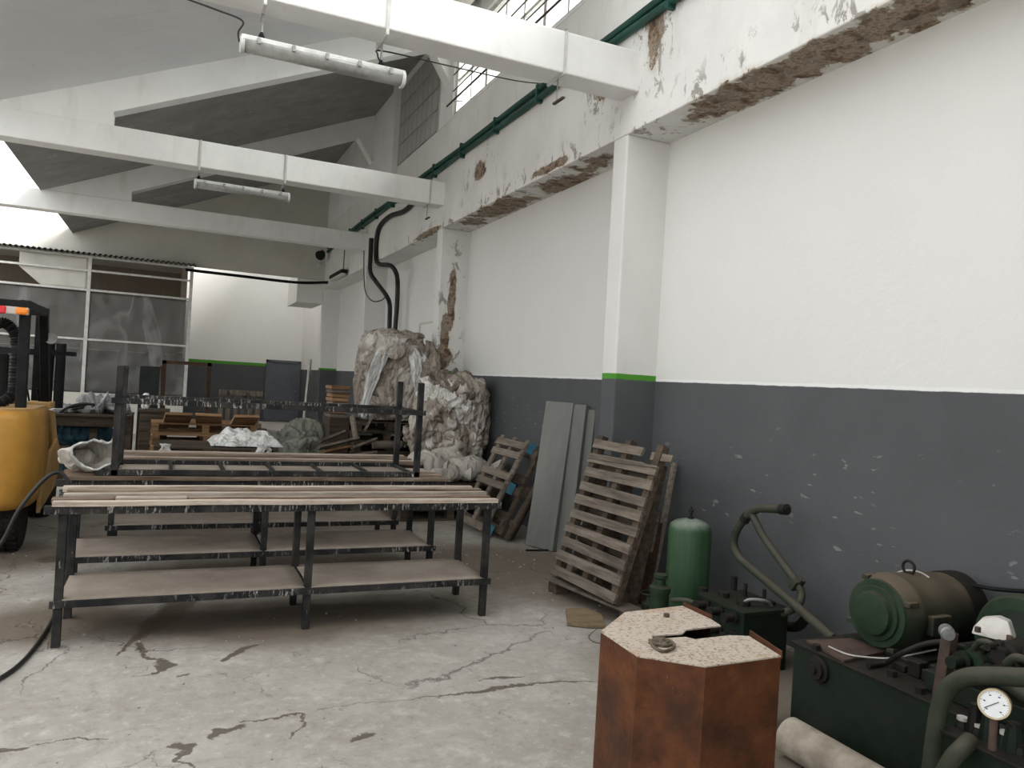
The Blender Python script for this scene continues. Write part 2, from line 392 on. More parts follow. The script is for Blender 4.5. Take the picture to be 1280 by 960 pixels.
# rust and paint
t = NT('rusted_sheet_steel'); P = t.obj()
col = t.ramp(t.noise(P, 5, 9, .72), [(.25, (.016, .007, .004)), (.42, (.055, .019, .007)), (.58, (.115, .037, .011)), (.75, (.18, .075, .026))])
col = t.mix(t.rng(t.noise(t.map(P, (1, 1, .4)), 26, 5, .8), .64, .72, 0, .6), col, (.22, .15, .09))
col = t.mix(t.rng(t.noise(P, 1.8, 4, .6), .46, .62, 0, .55), col, (.045, .018, .010))
t.bump(t.noise(P, 30, 7, .7), .5, .004); M['rust'] = t.done(col, t.rng(t.noise(P, 6), .3, .7, .55, .85), .15, .35)
t = NT('rust_freckled_top'); P = t.obj()
n = t.noise(P, 75, 5, .7); lg = t.noise(P, 5, 5, .6)
col = t.mix(t.rng(n, .50, .66), (.50, .44, .37), (.20, .12, .075)); col = t.mix(t.rng(lg, .52, .7, 0, .75), col, (.38, .22, .12))
t.bump(n, .3, .003); M['freckle'] = t.done(col, .7, 0, .3)
def machine(name, c, dust=(.07, .058, .04), amt=.5):
    t = NT(name); P = t.obj(); N = t.sep(t.normal())[2]
    col = t.mix(t.rng(t.noise(P, 7, 7, .7), .42, .68, 0, .7), c, tuple(q*.45 for q in c))
    up = t.rng(N, .1, .75)                      # settled dust lies on faces that look up
    col = t.mix(t.math('MULTIPLY', t.math('MAXIMUM', t.math('MULTIPLY', up, .9), t.rng(t.noise(P, 4, 6, .7), .5, .7, 0, .6)), amt), col, dust)
    col = t.mix(t.rng(t.noise(P, 45, 4, .7), .70, .75, 0, .5), col, (.35, .33, .29))
    t.bump(t.noise(P, 30, 6, .7), .35, .004)
    return t.done(col, .6, 0, .25)
M['green'] = machine('dusty_green_machine_paint', (.018, .040, .020))
M['green_dark'] = machine('greasy_dark_green_paint', (.008, .016, .009), (.03, .025, .018), .5)
M['green_pipe'] = machine('olive_pipe_paint', (.040, .048, .032), (.085, .072, .055), .7)
M['motor'] = machine('dusty_motor_casing', (.025, .032, .02), (.115, .09, .062), 1.0)
M['grease'] = machine('greasy_black_iron', (.012, .011, .009), (.035, .028, .021), .5)
t = NT('tank_green_paint'); P = t.obj(); N = t.sep(t.normal())[2]
col = t.mix(t.rng(t.noise(t.map(P, (9, 9, .8)), 2, 5, .6), .42, .68), (.022, .060, .026), (.042, .088, .042))
col = t.mix(t.math('MULTIPLY', t.rng(N, .3, .8), t.rng(t.noise(P, 6, 5), .3, .55)), col, (.22, .25, .21)); t.bump(t.noise(P, 25, 4), .2, .003)
M['tank'] = t.done(col, .55, .0, .4)
M['yellow'] = simple('worn_yellow_paint', (.36, .18, .028), (.48, .25, .042), 3, .5, bump=.15)
M['yellow_dirty'] = simple('faded_orange_paint', (.30, .17, .055), (.46, .29, .11), 4, .6, bump=.2)
M['black'] = simple('black_painted_steel', (.005, .0055, .006), (.012, .013, .014), 6, .6, spec=.15)
M['rubber'] = simple('tyre_rubber', (.008, .0075, .007), (.026, .023, .02), 9, .9, bump=.4, spec=.15)
M['black_plastic'] = simple('black_cable_sheath', (.010, .010, .010), (.018, .018, .018), 5, .5, bump=0)
M['green_conduit'] = simple('dark_green_conduit', (.006, .045, .033), (.012, .075, .055), 3, .45, bump=.1)
M['steel'] = simple('dull_zinc_steel', (.20, .20, .195), (.36, .36, .35), 7, .5, .5)
M['white_steel'] = simple('white_painted_steel', (.50, .49, .46), (.66, .65, .62), 9, .6, bump=.1)
M['window_steel'] = simple('old_white_window_steel', (.55, .54, .50), (.75, .74, .70), 9, .6, bump=.1)
M['rust_bar'] = simple('rusty_dark_bar', (.05, .035, .03), (.10, .06, .045), 12, .8)
M['lamp_white'] = simple('dusty_lamp_housing', (.50, .50, .49), (.70, .70, .68), 12, .5, bump=.1)
M['lamp_cover'] = simple('dull_clear_diffuser', (.26, .26, .25), (.38, .38, .36), 14, .28, bump=.1, spec=.6)
M['panel_grey'] = simple('grey_green_sheet_panel', (.125, .13, .117), (.18, .185, .168), 3, .6, bump=.25, stretch=(1, 1, .3))
M['canopy'] = simple('corrugated_black_sheet', (.02, .02, .02), (.05, .048, .045), 5, .8)
M['dark_metal'] = simple('dark_cabinet_paint', (.012, .015, .016), (.020, .023, .024), 3, .6, spec=.2)
M['door'] = simple('grey_door_leaf', (.10, .11, .125), (.135, .145, .16), 3, .6)
M['beige'] = simple('beige_pipe_coating', (.24, .20, .155), (.42, .375, .31), 8, .75, bump=.4)
M['beige_wall'] = wall_mat('store_room_plaster', white=(.26, .215, .17), lineat=1.9, dirt=.3, streak=False)
M['brass'] = simple('yellowed_gauge_case', (.42, .33, .20), (.58, .48, .33), 10, .45, .3)
M['dial'] = simple('gauge_dial_white', (.72, .74, .76), (.80, .82, .84), 6, .35, bump=0)
M['ink'] = simple('dial_ink', (.02, .02, .02), None, 5, .6, bump=0)
M['red_lens'] = simple('red_lens', (.55, .012, .02), (.62, .02, .03), 5, .25, bump=0)
M['amber_lens'] = simple('amber_lens', (.80, .20, .015), (.9, .26, .02), 5, .25, bump=0)
M['clear_lens'] = simple('clear_lens', (.42, .36, .32), (.5, .44, .40), 5, .25, bump=0)
M['blue_block'] = simple('blue_painted_wood', (.03, .14, .20), (.06, .20, .28), 20, .8)
M['dusty_white'] = simple('dusty_white_plastic', (.42, .40, .36), (.60, .58, .54), 7, .6)
M['block'] = simple('grimy_glass_block', (.36, .36, .34), (.46, .46, .44), 4, .5)
M['pebble'] = simple('chalky_rubble', (.22, .21, .19), (.42, .41, .38), 8, .9)
# translucent film of the partition
def film_pane(name, tint, tr):
    t = NT(name); P = t.obj(); nd = t.t
    d = t.n('ShaderNodeBsdfDiffuse'); g = t.n('ShaderNodeBsdfGlossy'); tr_ = t.n('ShaderNodeBsdfTransparent'); tl = t.n('ShaderNodeBsdfTranslucent')
    wv = t.noise(t.map(P, (1, 1, .5)), .7, 2, .45, 1.2); sm = t.rng(wv, .50, .56, 0, 1); sm = t.math('MULTIPLY', sm, t.rng(wv, .62, .57, 0, 1))
    c = t.mix(sm, tint, tuple(min(1, q*1.45) for q in tint))
    t.put(d.inputs[0], c); t.put(tl.inputs[0], c); g.inputs['Roughness'].default_value = .28; t.put(g.inputs[0], (.8, .8, .8))
    tr_.inputs[0].default_value = (.86, .85, .82, 1)
    m1 = t.n('ShaderNodeMixShader'); m1.inputs[0].default_value = .35; t.L.new(d.outputs[0], m1.inputs[1]); t.L.new(tl.outputs[0], m1.inputs[2])
    m2 = t.n('ShaderNodeMixShader'); m2.inputs[0].default_value = .10; t.L.new(m1.outputs[0], m2.inputs[1]); t.L.new(g.outputs[0], m2.inputs[2])
    m3 = t.n('ShaderNodeMixShader'); t.put(m3.inputs[0], t.math('SUBTRACT', tr, t.math('MULTIPLY', sm, .25))); t.L.new(m2.outputs[0], m3.inputs[1]); t.L.new(tr_.outputs[0], m3.inputs[2])
    t.L.new(m3.outputs[0], t.t.nodes['Material Output'].inputs[0]); return t.m
M['pane_film'] = film_pane('smoky_plastic_film', (.17, .165, .155), .55)
t = NT('window_glass'); gl = t.n('ShaderNodeBsdfGlossy'); gl.inputs['Roughness'].default_value = .1; tr_ = t.n('ShaderNodeBsdfTransparent'); tr_.inputs[0].default_value = (.93, .95, .95, 1)
mx = t.n('ShaderNodeMixShader'); mx.inputs[0].default_value = .93; t.L.new(gl.outputs[0], mx.inputs[1]); t.L.new(tr_.outputs[0], mx.inputs[2]); t.L.new(mx.outputs[0], t.t.nodes['Material Output'].inputs[0]); M['glass'] = t.m

# ------------------------------------------------------------------ setting: shell
struct('floor', B().box((-9, -12, -.2), (4.3, 26, 0)), M['floor'])
struct('wall_right', B().box((XW, -5, 0), (XW+.3, 25.5, 4.2)), M['wall'])
for i, y in enumerate(LINES):                                     # columns, slightly deeper at the head
    y0 = {1: 5.49}.get(i, y)
    b = B().prism([(XF+.03, y0, 0), (XF, y0, ZB), (XW+.05, y0, ZB), (XW+.05, y0, 0)], (0, .22, 0))
    struct('column', b, M['column'], bevel=.015)
struct('wall_beam', B().box((XF, -5, ZB), (XW+.3, 19.7, 5.26)), M['beam'], bevel=.01)
# upper wall around the clerestory windows
WZ0, WZ1 = 5.29, 6.30
b = B(); b.box((XF, -5, WZ1+.0), (XW, 19.7, 6.9)); b.box((XF, -5, 5.26), (XW, .9, WZ1)); b.box((XF, 5.0, 5.26), (XW, 5.75, WZ1)); b.box((XF, 10.15, 5.26), (XW, 10.72, WZ1))
b.box((XF, 13.2, 5.26), (XW, 19.7, WZ1)); b.box((XF, .9, 5.26), (XW, 5.0, WZ0)); b.box((XF, 5.75, 5.26), (XW, 10.15, WZ0)); b.box((XF+.05, 10.72, 5.26), (XW, 13.2, WZ1))
struct('wall_upper', b, M['white'])
def win(nm, y0, y1, n):
    root = bpy.data.objects.new(nm, None); C.objects.link(root); root.location = (XF+.1, (y0+y1)/2, WZ0); root['kind'] = 'structure'
    f = B(); t_ = .06
    f.box((XF+.04, y0, WZ0), (XF+.12, y0+t_, WZ1)); f.box((XF+.04, y1-t_, WZ0), (XF+.12, y1, WZ1)); f.box((XF+.04, y0, WZ0), (XF+.12, y1, WZ0+t_)); f.box((XF+.04, y0, WZ1-t_), (XF+.12, y1, WZ1))
    f.build('window_frame', M['window_steel'], root)
    zm = (WZ0+WZ1)/2; q = (y1-y0)/n
    for k in range(1, n):
        ww = .035 if k % 3 else .07
        B().box((XF+.06, y0+q*k-ww/2, WZ0), (XF+.10, y0+q*k+ww/2, WZ1)).build('mullion', M['window_steel'], root)
    B().box((XF+.06, y0, zm-.02), (XF+.10, y1, zm+.02)).build('transom', M['window_steel'], root)
    for k in range(n):
        for a_, b_ in ((WZ0, zm), (zm, WZ1)):
            B().box((XF+.085, y0+q*k+.01, a_+.01), (XF+.09, y0+q*(k+1)-.01, b_-.01)).build('glass_pane', M['glass'], root)
win('window_1', 5.75, 10.15, 8); win('window_2', .9, 5.0, 8)
# bricked-in window of glazed blocks in the next bay
r = bpy.data.objects.new('window_3', None); C.objects.link(r); r.location = (XF, 11.9, 5.3); r['kind'] = 'structure'
B().box((XF+.02, 10.8, 5.24), (XF+.03, 13.1, 6.62)).build('mortar_panel', M['white_steel'], r)
first = None
for i in range(9):
    for j in range(4):
        y = 10.84+i*.252; z = 5.27+j*.335
        if first is None:
            first = B().box((-.015, .012, .008), (.015, .245, .325)).build('glass_block', M['block'], r, world=False, bevel=.006)
        o = first if (i, j) == (0, 0) else first.copy()
        if o is not first: C.objects.link(o); o.parent = r
        o.location = (0.01, y-11.9, z-5.3)
# roof slabs with lit edge beam, rafters, ties
dx, dz = XF-XV, ZR-ZV
sl = V((dx, 0, dz)).normalized(); nrm = V((-sl.z, 0, sl.x))
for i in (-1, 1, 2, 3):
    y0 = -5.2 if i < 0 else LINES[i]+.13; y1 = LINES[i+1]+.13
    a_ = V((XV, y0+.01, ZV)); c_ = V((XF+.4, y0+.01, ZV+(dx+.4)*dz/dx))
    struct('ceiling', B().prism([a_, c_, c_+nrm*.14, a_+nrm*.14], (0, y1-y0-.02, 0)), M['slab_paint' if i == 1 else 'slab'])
    # swollen edge beam above the clerestory
    if i == 1: struct('edge_beam', B().tube([(XF-.42, y0+.3, 6.60), (XF-.40, (y0+y1)/2, 6.56), (XF-.45, y1-.1, 6.60)], .32, 18), M['end_wall'], smooth=True)
TZ0, TZ1, TW = 4.10, 4.40, .32
for i, y in enumerate(LINES[:4]):
    yb = 5.36 if i == 1 else y
    hgt = TZ1 if i else TZ1
    struct('tie_beam', B().box((-8.8, yb, TZ0-.03), (XF+.01, yb+.27, hgt)), M['white'], bevel=.012)
    th = .34                                              # rafter and the solid gusset at its foot
    ang = dz/dx; zf = lambda x: ZV+(x-XV)*ang
    b = B(); yy = yb+.02; L_ = -.79; H_ = XF-.30
    for q in ([(XV-.12, TZ1-.01), (XV-.12, zf(XV-.12)+.02), (L_, zf(L_)+.02), (L_, TZ1-.01)], [(L_, zf(L_)-th-.05), (L_, zf(L_)+.02), (H_, zf(H_)+.02), (H_, zf(H_)-th-.02)],
              [(H_, zf(H_)-th-.02), (H_, zf(H_)+.02), (XF+.02, zf(XF)+.02), (XF+.02, zf(XF)-th-.62)]):
        b.prism([(x, yy, z) for x, z in q], (0, .23, 0))
    struct('rafter', b, M['white'])
for k in range(6):                                       # glazing bars of the roof light over the near bays
    y = .9+k*.8
    struct('skylight_bar', B().bar((XV, y, ZV+.12), (XF+.2, y, ZR+.2), .05, .09), M['window_steel'])
struct('edge_beam', B().box((XV-.25, -5.2, ZV-.02), (XV+.05, LINES[1], ZV+.25)), M['white'])
# end wall with the opening to the yard nook
YE = 19.42
b = B(); b.box((.30, YE, 3.95), (XW, YE+.2, 8)); b.box((-9, YE, 3.95), (.30, YE+.2, 8)); b.box((-9, YE, 0), (-6.5, YE+.2, 3.95))
struct('wall_far', b, M['end_wall'])
# skylight bay at the left: opaque outer strip, steel bars
struct('wall_left', B().box((-9.2, -12, 0), (-9, 26, 3.2)), M['wall'])
struct('added_bounce_slab', B().box((4.15, -6, 4.6), (14, 10.4, 4.9)), M['white'])  # added reflector outside the clerestory, bounces sky light up onto the slab
for k in range(9):
    y = -3+k*2.6
    struct('skylight_bar', B().bar((-9.0, y, 6.65), (XV-.1, y, 4.62), .05, .08), M['window_steel'])
struct('wall_back', B().box((1.4, -5.2, 0), (4.1, -5, 7)), M['wall'])
struct('lintel_back', B().box((-9, -5.2, 4.38), (3.3, -5.0, 4.7)), M['white'])
struct('yard_ground', B().box((-30, -40, -.25), (20, -12, -.02)), M['floor'])
# nook beyond
struct('wall_nook_far', B().box((-7, 25.2, 0), (4.1, 25.4, 7)), M['far_wall'])
struct('wall_nook_right', B().box((XW+.02, YE, 4.1), (XW+.3, 25.4, 7)), M['far_wall'])
struct('wall_nook_left', B().box((.12, YE+.25, 0), (.24, 25.2, 6)), M['beige_wall'])
struct('wall_store_far', B().box((-7, 24.6, 0), (.12, 24.7, 4.4)), M['beige_wall'])
struct('trim_2', B().box((2.75, YE+.15, 3.36), (XF+.02, 21.2, 4.06)), M['far_wall'])
# door in the nook
r = bpy.data.objects.new('door_1', None); C.objects.link(r); r.location = (3.3, 25.15, 0); r['kind'] = 'structure'
b = B(); b.box((2.73, 25.12, 0), (2.80, 25.22, 1.95)); b.box((3.72, 25.12, 0), (3.79, 25.22, 1.95)); b.box((2.73, 25.12, 1.89), (3.79, 25.22, 1.96)); b.build('door_frame', M['door'], r)
B().box((2.8, 25.15, .01), (3.72, 25.19, 1.89)).build('door_leaf', M['door'], r, bevel=.004)
B().cyl((3.65, 25.15, 1.0), (3.65, 25.08, 1.0), .02).build('door_handle', M['steel'], r, smooth=True)
# low doorway piece and a small blind hatch in the long wall
struct('door_2', B().box((XW-.03, 16.0, 0), (XW+.01, 16.75, 2.02)), M['dark_metal'])
b = B(); y0, y1 = 11.45, 12.45; z0, z1 = 2.0, 2.53
for q in (((XW-.02, y0, z1), (XW, y1, z1+.03)), ((XW-.02, y1-.03, z0), (XW, y1, z1)), ((XW-.02, y0, z0), (XW, y0+.03, z1))): b.box(*q)
struct('trim_3', b, M['end_wall'])
# post and clutter of the clerestory wall
struct('wall_post', B().box((XF-.10, 12.95, 5.1), (XF+.0, 13.12, 6.7)), M['white'])

# partition of plastic film on white steel frame
PY = 19.30
r = thing('film_partition', 'white steel framed partition of smoky plastic film under a corrugated canopy edge', 'partition', (-3, PY, 0))
B().box((-6.5, PY-.05, 0), (.30, PY+.07, .88)).build('kerb_wall', M['end_wall'], r)
for x in (-6.4, -4.05, -1.76, .32): B().box((x-.035, PY-.03, .88), (x+.035, PY+.03, 3.9)).build('post', M['white_steel'], r)
for z, n in ((3.88, 'rail'), (3.58, 'rail'), (3.15, 'rail'), (2.06, 'rail')): B().box((-6.4, PY-.025, z-.022), (.32, PY+.025, z+.022)).build(n, M['white_steel'], r)
for x0, x1 in ((-4.05, -1.76), (-1.76, .32)):
    for z0, z1 in ((.9, 2.06), (2.06, 3.12)):
        def fn(u, v, x0=x0, x1=x1, z0=z0, z1=z1):
            x = x0+(x1-x0)*u; z = z0+(z1-z0)*v
            return (x, PY+.04+.035*noise.noise(V((x*1.3, z*1.1, 3)))+.012*noise.noise(V((x*5, z*4, 9))), z)
        B().grid(fn, 40, 30).build('film_pane', M['pane_film'], r, smooth=True, solid=.004)
# torn top strip of film at the left
def fn(u, v):
    x = -4.0+1.0*u+1.2*v*0; x = -3.1+u*1.3; zt = 3.55-.02; zb = 3.15+(0 if u > .35 else (.35-u)*1.1)
    return (x, PY+.05+.02*noise.noise(V((x*4, v*3, 1))), zb+(3.86-zb)*v)
B().grid(fn, 24, 10).build('torn_film', M['end_wall'], r, smooth=True, solid=.004)
def fn(u, v): x = -6.5+6.9*u; return (x, PY-.28+.75*v, 3.93+.018*math.sin(x*PI*2/.105)+.05*v)
B().grid(fn, 560, 3).build('corrugated_canopy', M['canopy'], r, smooth=True, solid=.006)
struct('ceiling_store', B().box((-7, YE+.3, 4.3), (.24, 25.2, 4.4)), M['end_wall'])

# services on the wall
def tube_thing(name, label, cat, pts, rad, m, group=None, smooth=6, n=10):
    return tag(B().tube(pts, rad, n, smooth).build(name, m, smooth=True), label, cat, group)
r = thing('green_conduit_pair', 'pair of dark green conduits clipped along the upper right wall', 'conduit', (XF, 10, 4.66))
for dz_ in (.03, -.055):
    B().tube([(XF-.035, y, 4.665+dz_+.008*math.sin(y*1.7+dz_*40)) for y in [-2+.7*k for k in range(31)]], .034, 10, 3).build('conduit', M['green_conduit'], r, smooth=True)
for k in range(16): B().box((XF-.075, .3+1.15*k, 4.55), (XF, .34+1.15*k, 4.74)).build('clip', M['green_conduit'], r, bevel=.004)
X1, X2 = 3.33, 3.60
tube_thing('black_cable', 'thick black cable kinking down from the beam, right-hand of the two', 'cable',
           [at(520, 250, x=X1), at(505, 264, x=X1), at(488, 270, x=X1), at(476, 281, x=X1), at(471, 296, x=X1), at(470, 322, x=X1), at(474, 330, x=X1), at(488, 332, x=3.42), at(495, 341, x=3.5), at(497, 355, x=X2), at(496, 385, x=X2), at(493, 425, x=X2), at(492, 470, x=X2)], .042, M['black_plastic'])
tube_thing('black_cable', 'shorter thick black cable beside the third column, left-hand of the two', 'cable',
           [at(464, 298, x=X1), at(463, 320, x=X1), at(463, 340, x=X1), at(470, 352, x=3.42), at(482, 368, x=3.5), at(487, 380, x=X2), at(487, 400, x=X2), at(486, 430, x=X2), at(485, 470, x=X2)], .042, M['black_plastic'])
tube_thing('thin_cable', 'thin black cable looping beside the third column', 'cable', [at(455, 310, x=X1), at(455, 345, x=X1), at(457, 365, x=X1), at(465, 376, x=3.4), at(475, 376, x=3.5), at(481, 372, x=3.55)], .010, M['black_plastic'])
tube_thing('steel_pipe', 'dark horizontal pipe crossing high in front of the bright nook', 'pipe', [at(232, 337, y=18.9), at(300, 345, y=18.9), at(370, 353, y=18.9), at(410, 353, y=18.9), V((3.5, 18.9, 3.83))], .035, M['black'])
# window security bar with brackets
r = thing('security_bar', 'dark horizontal bar on stand-off brackets before the bright clerestory window', 'bar', (XF-.3, 8, 5.3))
B().cyl((XF-.13, 5.8, 5.36), (XF-.13, 10.0, 5.36), .012).build('bar', M['rust_bar'], r, smooth=True)
for y in (5.75, 9.75): B().cyl((XF+.01, y, 5.38), (XF-.15, y, 5.36), .010).build('bracket', M['steel'], r, smooth=True)
for z in (5.62, 5.85, 6.08): B().cyl((XF-.02, 5.7, z), (XF-.02, 10.1, z), .008).build('bar', M['rust_bar'], r, smooth=True)

# ------------------------------------------------------------------ fluorescent lamps
def lamp(label, y, xa, xb, z, straps, yb, hang=True):
    r = thing('fluorescent_lamp', label, 'lamp', ((xa+xb)/2, y, z))
    B().box((xa, y-.05, z), (xb, y+.05, z+.05)).build('housing', M['lamp_white'], r, bevel=.012)
    def cover(u, v):
        an = PI*(v); return (xa+.015+(xb-xa-.03)*u, y-.062*math.cos(an), z+.01-.065*math.sin(an))
    B().grid(cover, 2, 14).build('diffuser', M['lamp_cover'], r, smooth=True, solid=.004)
    for x in (xa, xb):
        s_ = 1 if x == xa else -1
        B().lathe((x-.004*s_, y, z-.005), (x+.03*s_, y, z-.005), [(0, .05), (.008, .062), (.03, .066)], 18).build('end_cap', M['lamp_white'], r, smooth=True)
    n = 5
    for k in range(n):
        x = xa+(xb-xa)*(k+.5)/n
        B().box((x-.012, y-.074, z-.008), (x+.012, y-.05, z+.035)).build('clip', M['steel'], r, bevel=.003)
    for x in straps:
        b = B(); b.box((x-.011, yb-.012, TZ0-.07), (x+.011, yb-.004, TZ1+.012)); b.box((x-.011, yb-.012, TZ1+.003), (x+.011, yb+.29, TZ1+.012)); b.box((x-.011, yb+.275, TZ0-.07), (x+.011, yb+.283, TZ1+.012)); b.box((x-.011, yb-.012, TZ0-.075), (x+.011, yb+.283, TZ0-.067))
        b.build('strap', M['white_steel'], r)
        B().cyl((x, y, z+.05), (x, y, TZ0-.07), .008).build('hanger_rod', M['steel'], r, smooth=True)
        B().lathe((x, y, z+.05), (x, y, z+.10), [(0, .012), (.02, .022), (.05, .010)], 10).build('hook', M['black'], r, smooth=True)
    return r
lamp('nearer unlit white fluorescent lamp hanging under the large foreground tie beam', 5.50, *[at(300, 58, y=5.5)[0], at(505, 102, y=5.5)[0]], at(402, 76, y=5.5)[2], [at(330, 30, y=5.36)[0], at(483, 60, y=5.36)[0]], 5.36)
lamp('farther unlit fluorescent lamp hanging under the second tie beam', 10.4, at(243, 228, y=10.4)[0], at(362, 245, y=10.4)[0], at(303, 236, y=10.4)[2]-.02, [at(250, 200, y=10.27)[0], at(357, 215, y=10.27)[0]], 10.27)
r = thing('wall_lamp', 'small far fluorescent lamp mounted on the wall beam near the third column', 'lamp', (3.3, 17, 3.8))
B().box((XF-.16, 16.5, 3.80), (XF-.04, 17.9, 3.88)).build('housing', M['black'], r, bevel=.01); B().box((XF-.15, 16.53, 3.75), (XF-.05, 17.87, 3.80)).build('tube', M['lamp_white'], r, bevel=.01)
B().cyl((XF-.1, 16.6, 3.88), (XF-.1, 16.6, 4.3), .01).build('drop_wire', M['black_plastic'], r)
tag(B().tube([at(215, -8, y=5.3), at(270, 12, y=5.3), at(303, 26, y=5.4), at(298, 40, y=5.5), at(299, 52, y=5.5)], .006, 6).build('lamp_cable', M['black_plastic'], smooth=True), 'black cable running to the left end of the nearer lamp', 'cable')
tag(B().tube([at(495, 92, y=5.5), at(478, 80, y=5.5), at(472, 68, y=5.5), at(480, 64, y=5.62), at(560, 82, y=6.0), at(640, 100, y=6.6), V((XF-.03, 7.2, 4.75))], .006, 6).build('lamp_cable', M['black_plastic'], smooth=True), 'black cable from the right end of the nearer lamp to the green conduits', 'cable')
def hook(label, px, py0, py1, yb):
    x = at(px, py0, y=yb)[0]; r = thing('strap_hook', label, 'hook', (x, yb, TZ0), group=None)
    b = B(); b.box((x-.010, yb-.012, TZ0-.04), (x+.010, yb-.004, TZ1+.01)); b.box((x-.01, yb-.012, TZ1+.002), (x+.01, yb+.28, TZ1+.01)); b.box((x-.01, yb+.272, TZ0-.04), (x+.01, yb+.28, TZ1+.01)); b.box((x-.01, yb-.012, TZ0-.045), (x+.01, yb+.28, TZ0-.037)); b.build('strap', M['white_steel'], r)
    B().cyl((x, yb+.1, TZ0-.03), (x, yb+.1, TZ0-.22), .006).build('rod', M['steel'], r)
    B().box((x-.012, yb-.02, TZ0-.235), (x+.012, yb+.15, TZ0-.22)).build('hook_plate', M['rust_bar'], r)
hook('empty strap and hook around the right end of the foreground tie beam', 705, 90, 135, 5.36)
hook('empty strap and hook around the right end of the second tie beam', 538, 240, 265, 10.27)
r = thing('wall_spotlight', 'small dark spotlight on the corner below the fourth frame', 'lamp', at(404, 318, y=19.0))
p = at(404, 316, y=19.0); B().lathe(p, p+V((-.12, -.2, -.12)), [(0, .05), (.1, .09), (.22, .12)], 14).build('lamp_head', M['black'], r, smooth=True); B().cyl(p, (p.x+.05, 19.42, p.z+.12), .02).build('arm', M['black'], r)
p2 = at(398, 328, y=19.1); B().lathe(p2, p2+V((0, -.05, -.10)), [(0, .07), (.1, .08)], 12).build('lamp_head', M['lamp_white'], r, smooth=True)

# ------------------------------------------------------------------ workbenches
def bench(label, x0, x1, y0, y1, lx, slats, seed, short=False):
    rs = random.Random(seed); ztop = .79
    r = thing('workbench', label, 'workbench', ((x0+x1)/2, (y0+y1)/2, 0))
    q = .045
    for ya, nm in ((y0, 'rail'), (y1-q, 'rail')): B().box((x0, ya, ztop-.045), (x1, ya+q, ztop)).build(nm, M['rail'], r, bevel=.003)
    for x in (x0+.03, lx[1], x1-.08): B().box((x, y0+q, ztop-.045), (x+q, y1-q, ztop-.003)).build('cross_rail', M['rail'], r)
    n = slats; pitch = (y1-y0+.03)/n
    for k in range(n):
        ww = pitch*rs.uniform(.42, .6); ya = y0-.015+k*pitch; e0, e1 = rs.uniform(-.02, .05)+k*.012, rs.uniform(-.02, .05)
        h = rs.uniform(.024, .034)
        if short and k == 1:
            B().box((x0+.02, ya, ztop), (x0+.33, ya+ww, ztop+h)).build('slat', M['slat'], r, bevel=.003)
            B().box((x0+.34, ya, ztop), (x0+.72, ya+ww, ztop+h+.003)).build('slat', M['slat_white'], r, bevel=.003)
            B().box((x0+.73, ya, ztop), (x1-e1, ya+ww, ztop+h)).build('slat', M['slat'], r, bevel=.003); continue
        b = B(); N = 14
        for s_ in range(1):
            def P_(u, a, z): x = x0+e0+(x1-e1-x0-e0)*u; return (x, ya+a*ww+.006*noise.noise(V((x*2, k*3.1+seed, 0))), z+.004*noise.noise(V((x*1.7, k*5.7+seed, 4))))
            rings = [[b.b.verts.new(V(P_(i/N, *c))) for c in ((0, ztop+.0), (1, ztop+.0), (1, ztop+h), (0, ztop+h))] for i in range(N+1)]
            for A, Z in zip(rings, rings[1:]):
                for j in range(4): b.b.faces.new((A[j], A[(j+1) % 4], Z[(j+1) % 4], Z[j]))
            b.b.faces.new(rings[0]); b.b.faces.new(rings[-1][::-1])
        b.build('slat', M['slat_white'] if rs.random() < .5 else M['slat'], r, bevel=.002)
    for i, x in enumerate(lx):
        for ya in (y0+.03, y1-.08):
            dxl = (-.0, 0, 0)[i]
            B().prism([(x-.022+dxl, ya, 0), (x+.022+dxl, ya, 0), (x+.022, ya, ztop-.045), (x-.022, ya, ztop-.045)], (0, .045, 0)).build('leg', M['leg'], r, bevel=.003)
        B().box((x-.02, y0+.07, .225), (x+.02, y1-.08, .25)).build('cross_rail', M['leg'], r)
    for ya in (y0+.015, y1-.085+.045): B().box((lx[0]-.04, ya, .222), (lx[2]+.04, ya+.016, .262)).build('shelf_rail', M['rail'], r, bevel=.002)
    for xa, xb in ((lx[0]+.0, lx[1]-.01), (lx[1]+.01, lx[2]+.0)):
        def fn(u, v): x = xa+(xb-xa)*u; return (x, y0+.03+(y1-y0-.055)*v, .262-.012*math.sin(PI*u)*math.sin(PI*v)+.004*noise.noise(V((x*3, v*3, seed))))
        B().grid(fn, 16, 8).build('shelf_board', M['shelf'], r, smooth=True, solid=.01)
    return r
bench('front workbench with paint-crusted slat top and dusty lower shelf, nearest the camera', -.59, 2.13, 4.82, 5.46, (-.50, .855, 2.05), 5, 1, True)
bench('middle slat-topped workbench carrying the upturned steel frame', -.66, 2.10, 5.87, 6.58, (-.58, .70, 2.0), 5, 2)
bench('rear slat-topped workbench, behind the one with the upturned frame', -.42, 2.25, 6.98, 7.68, (-.38, .80, 2.0), 5, 3)
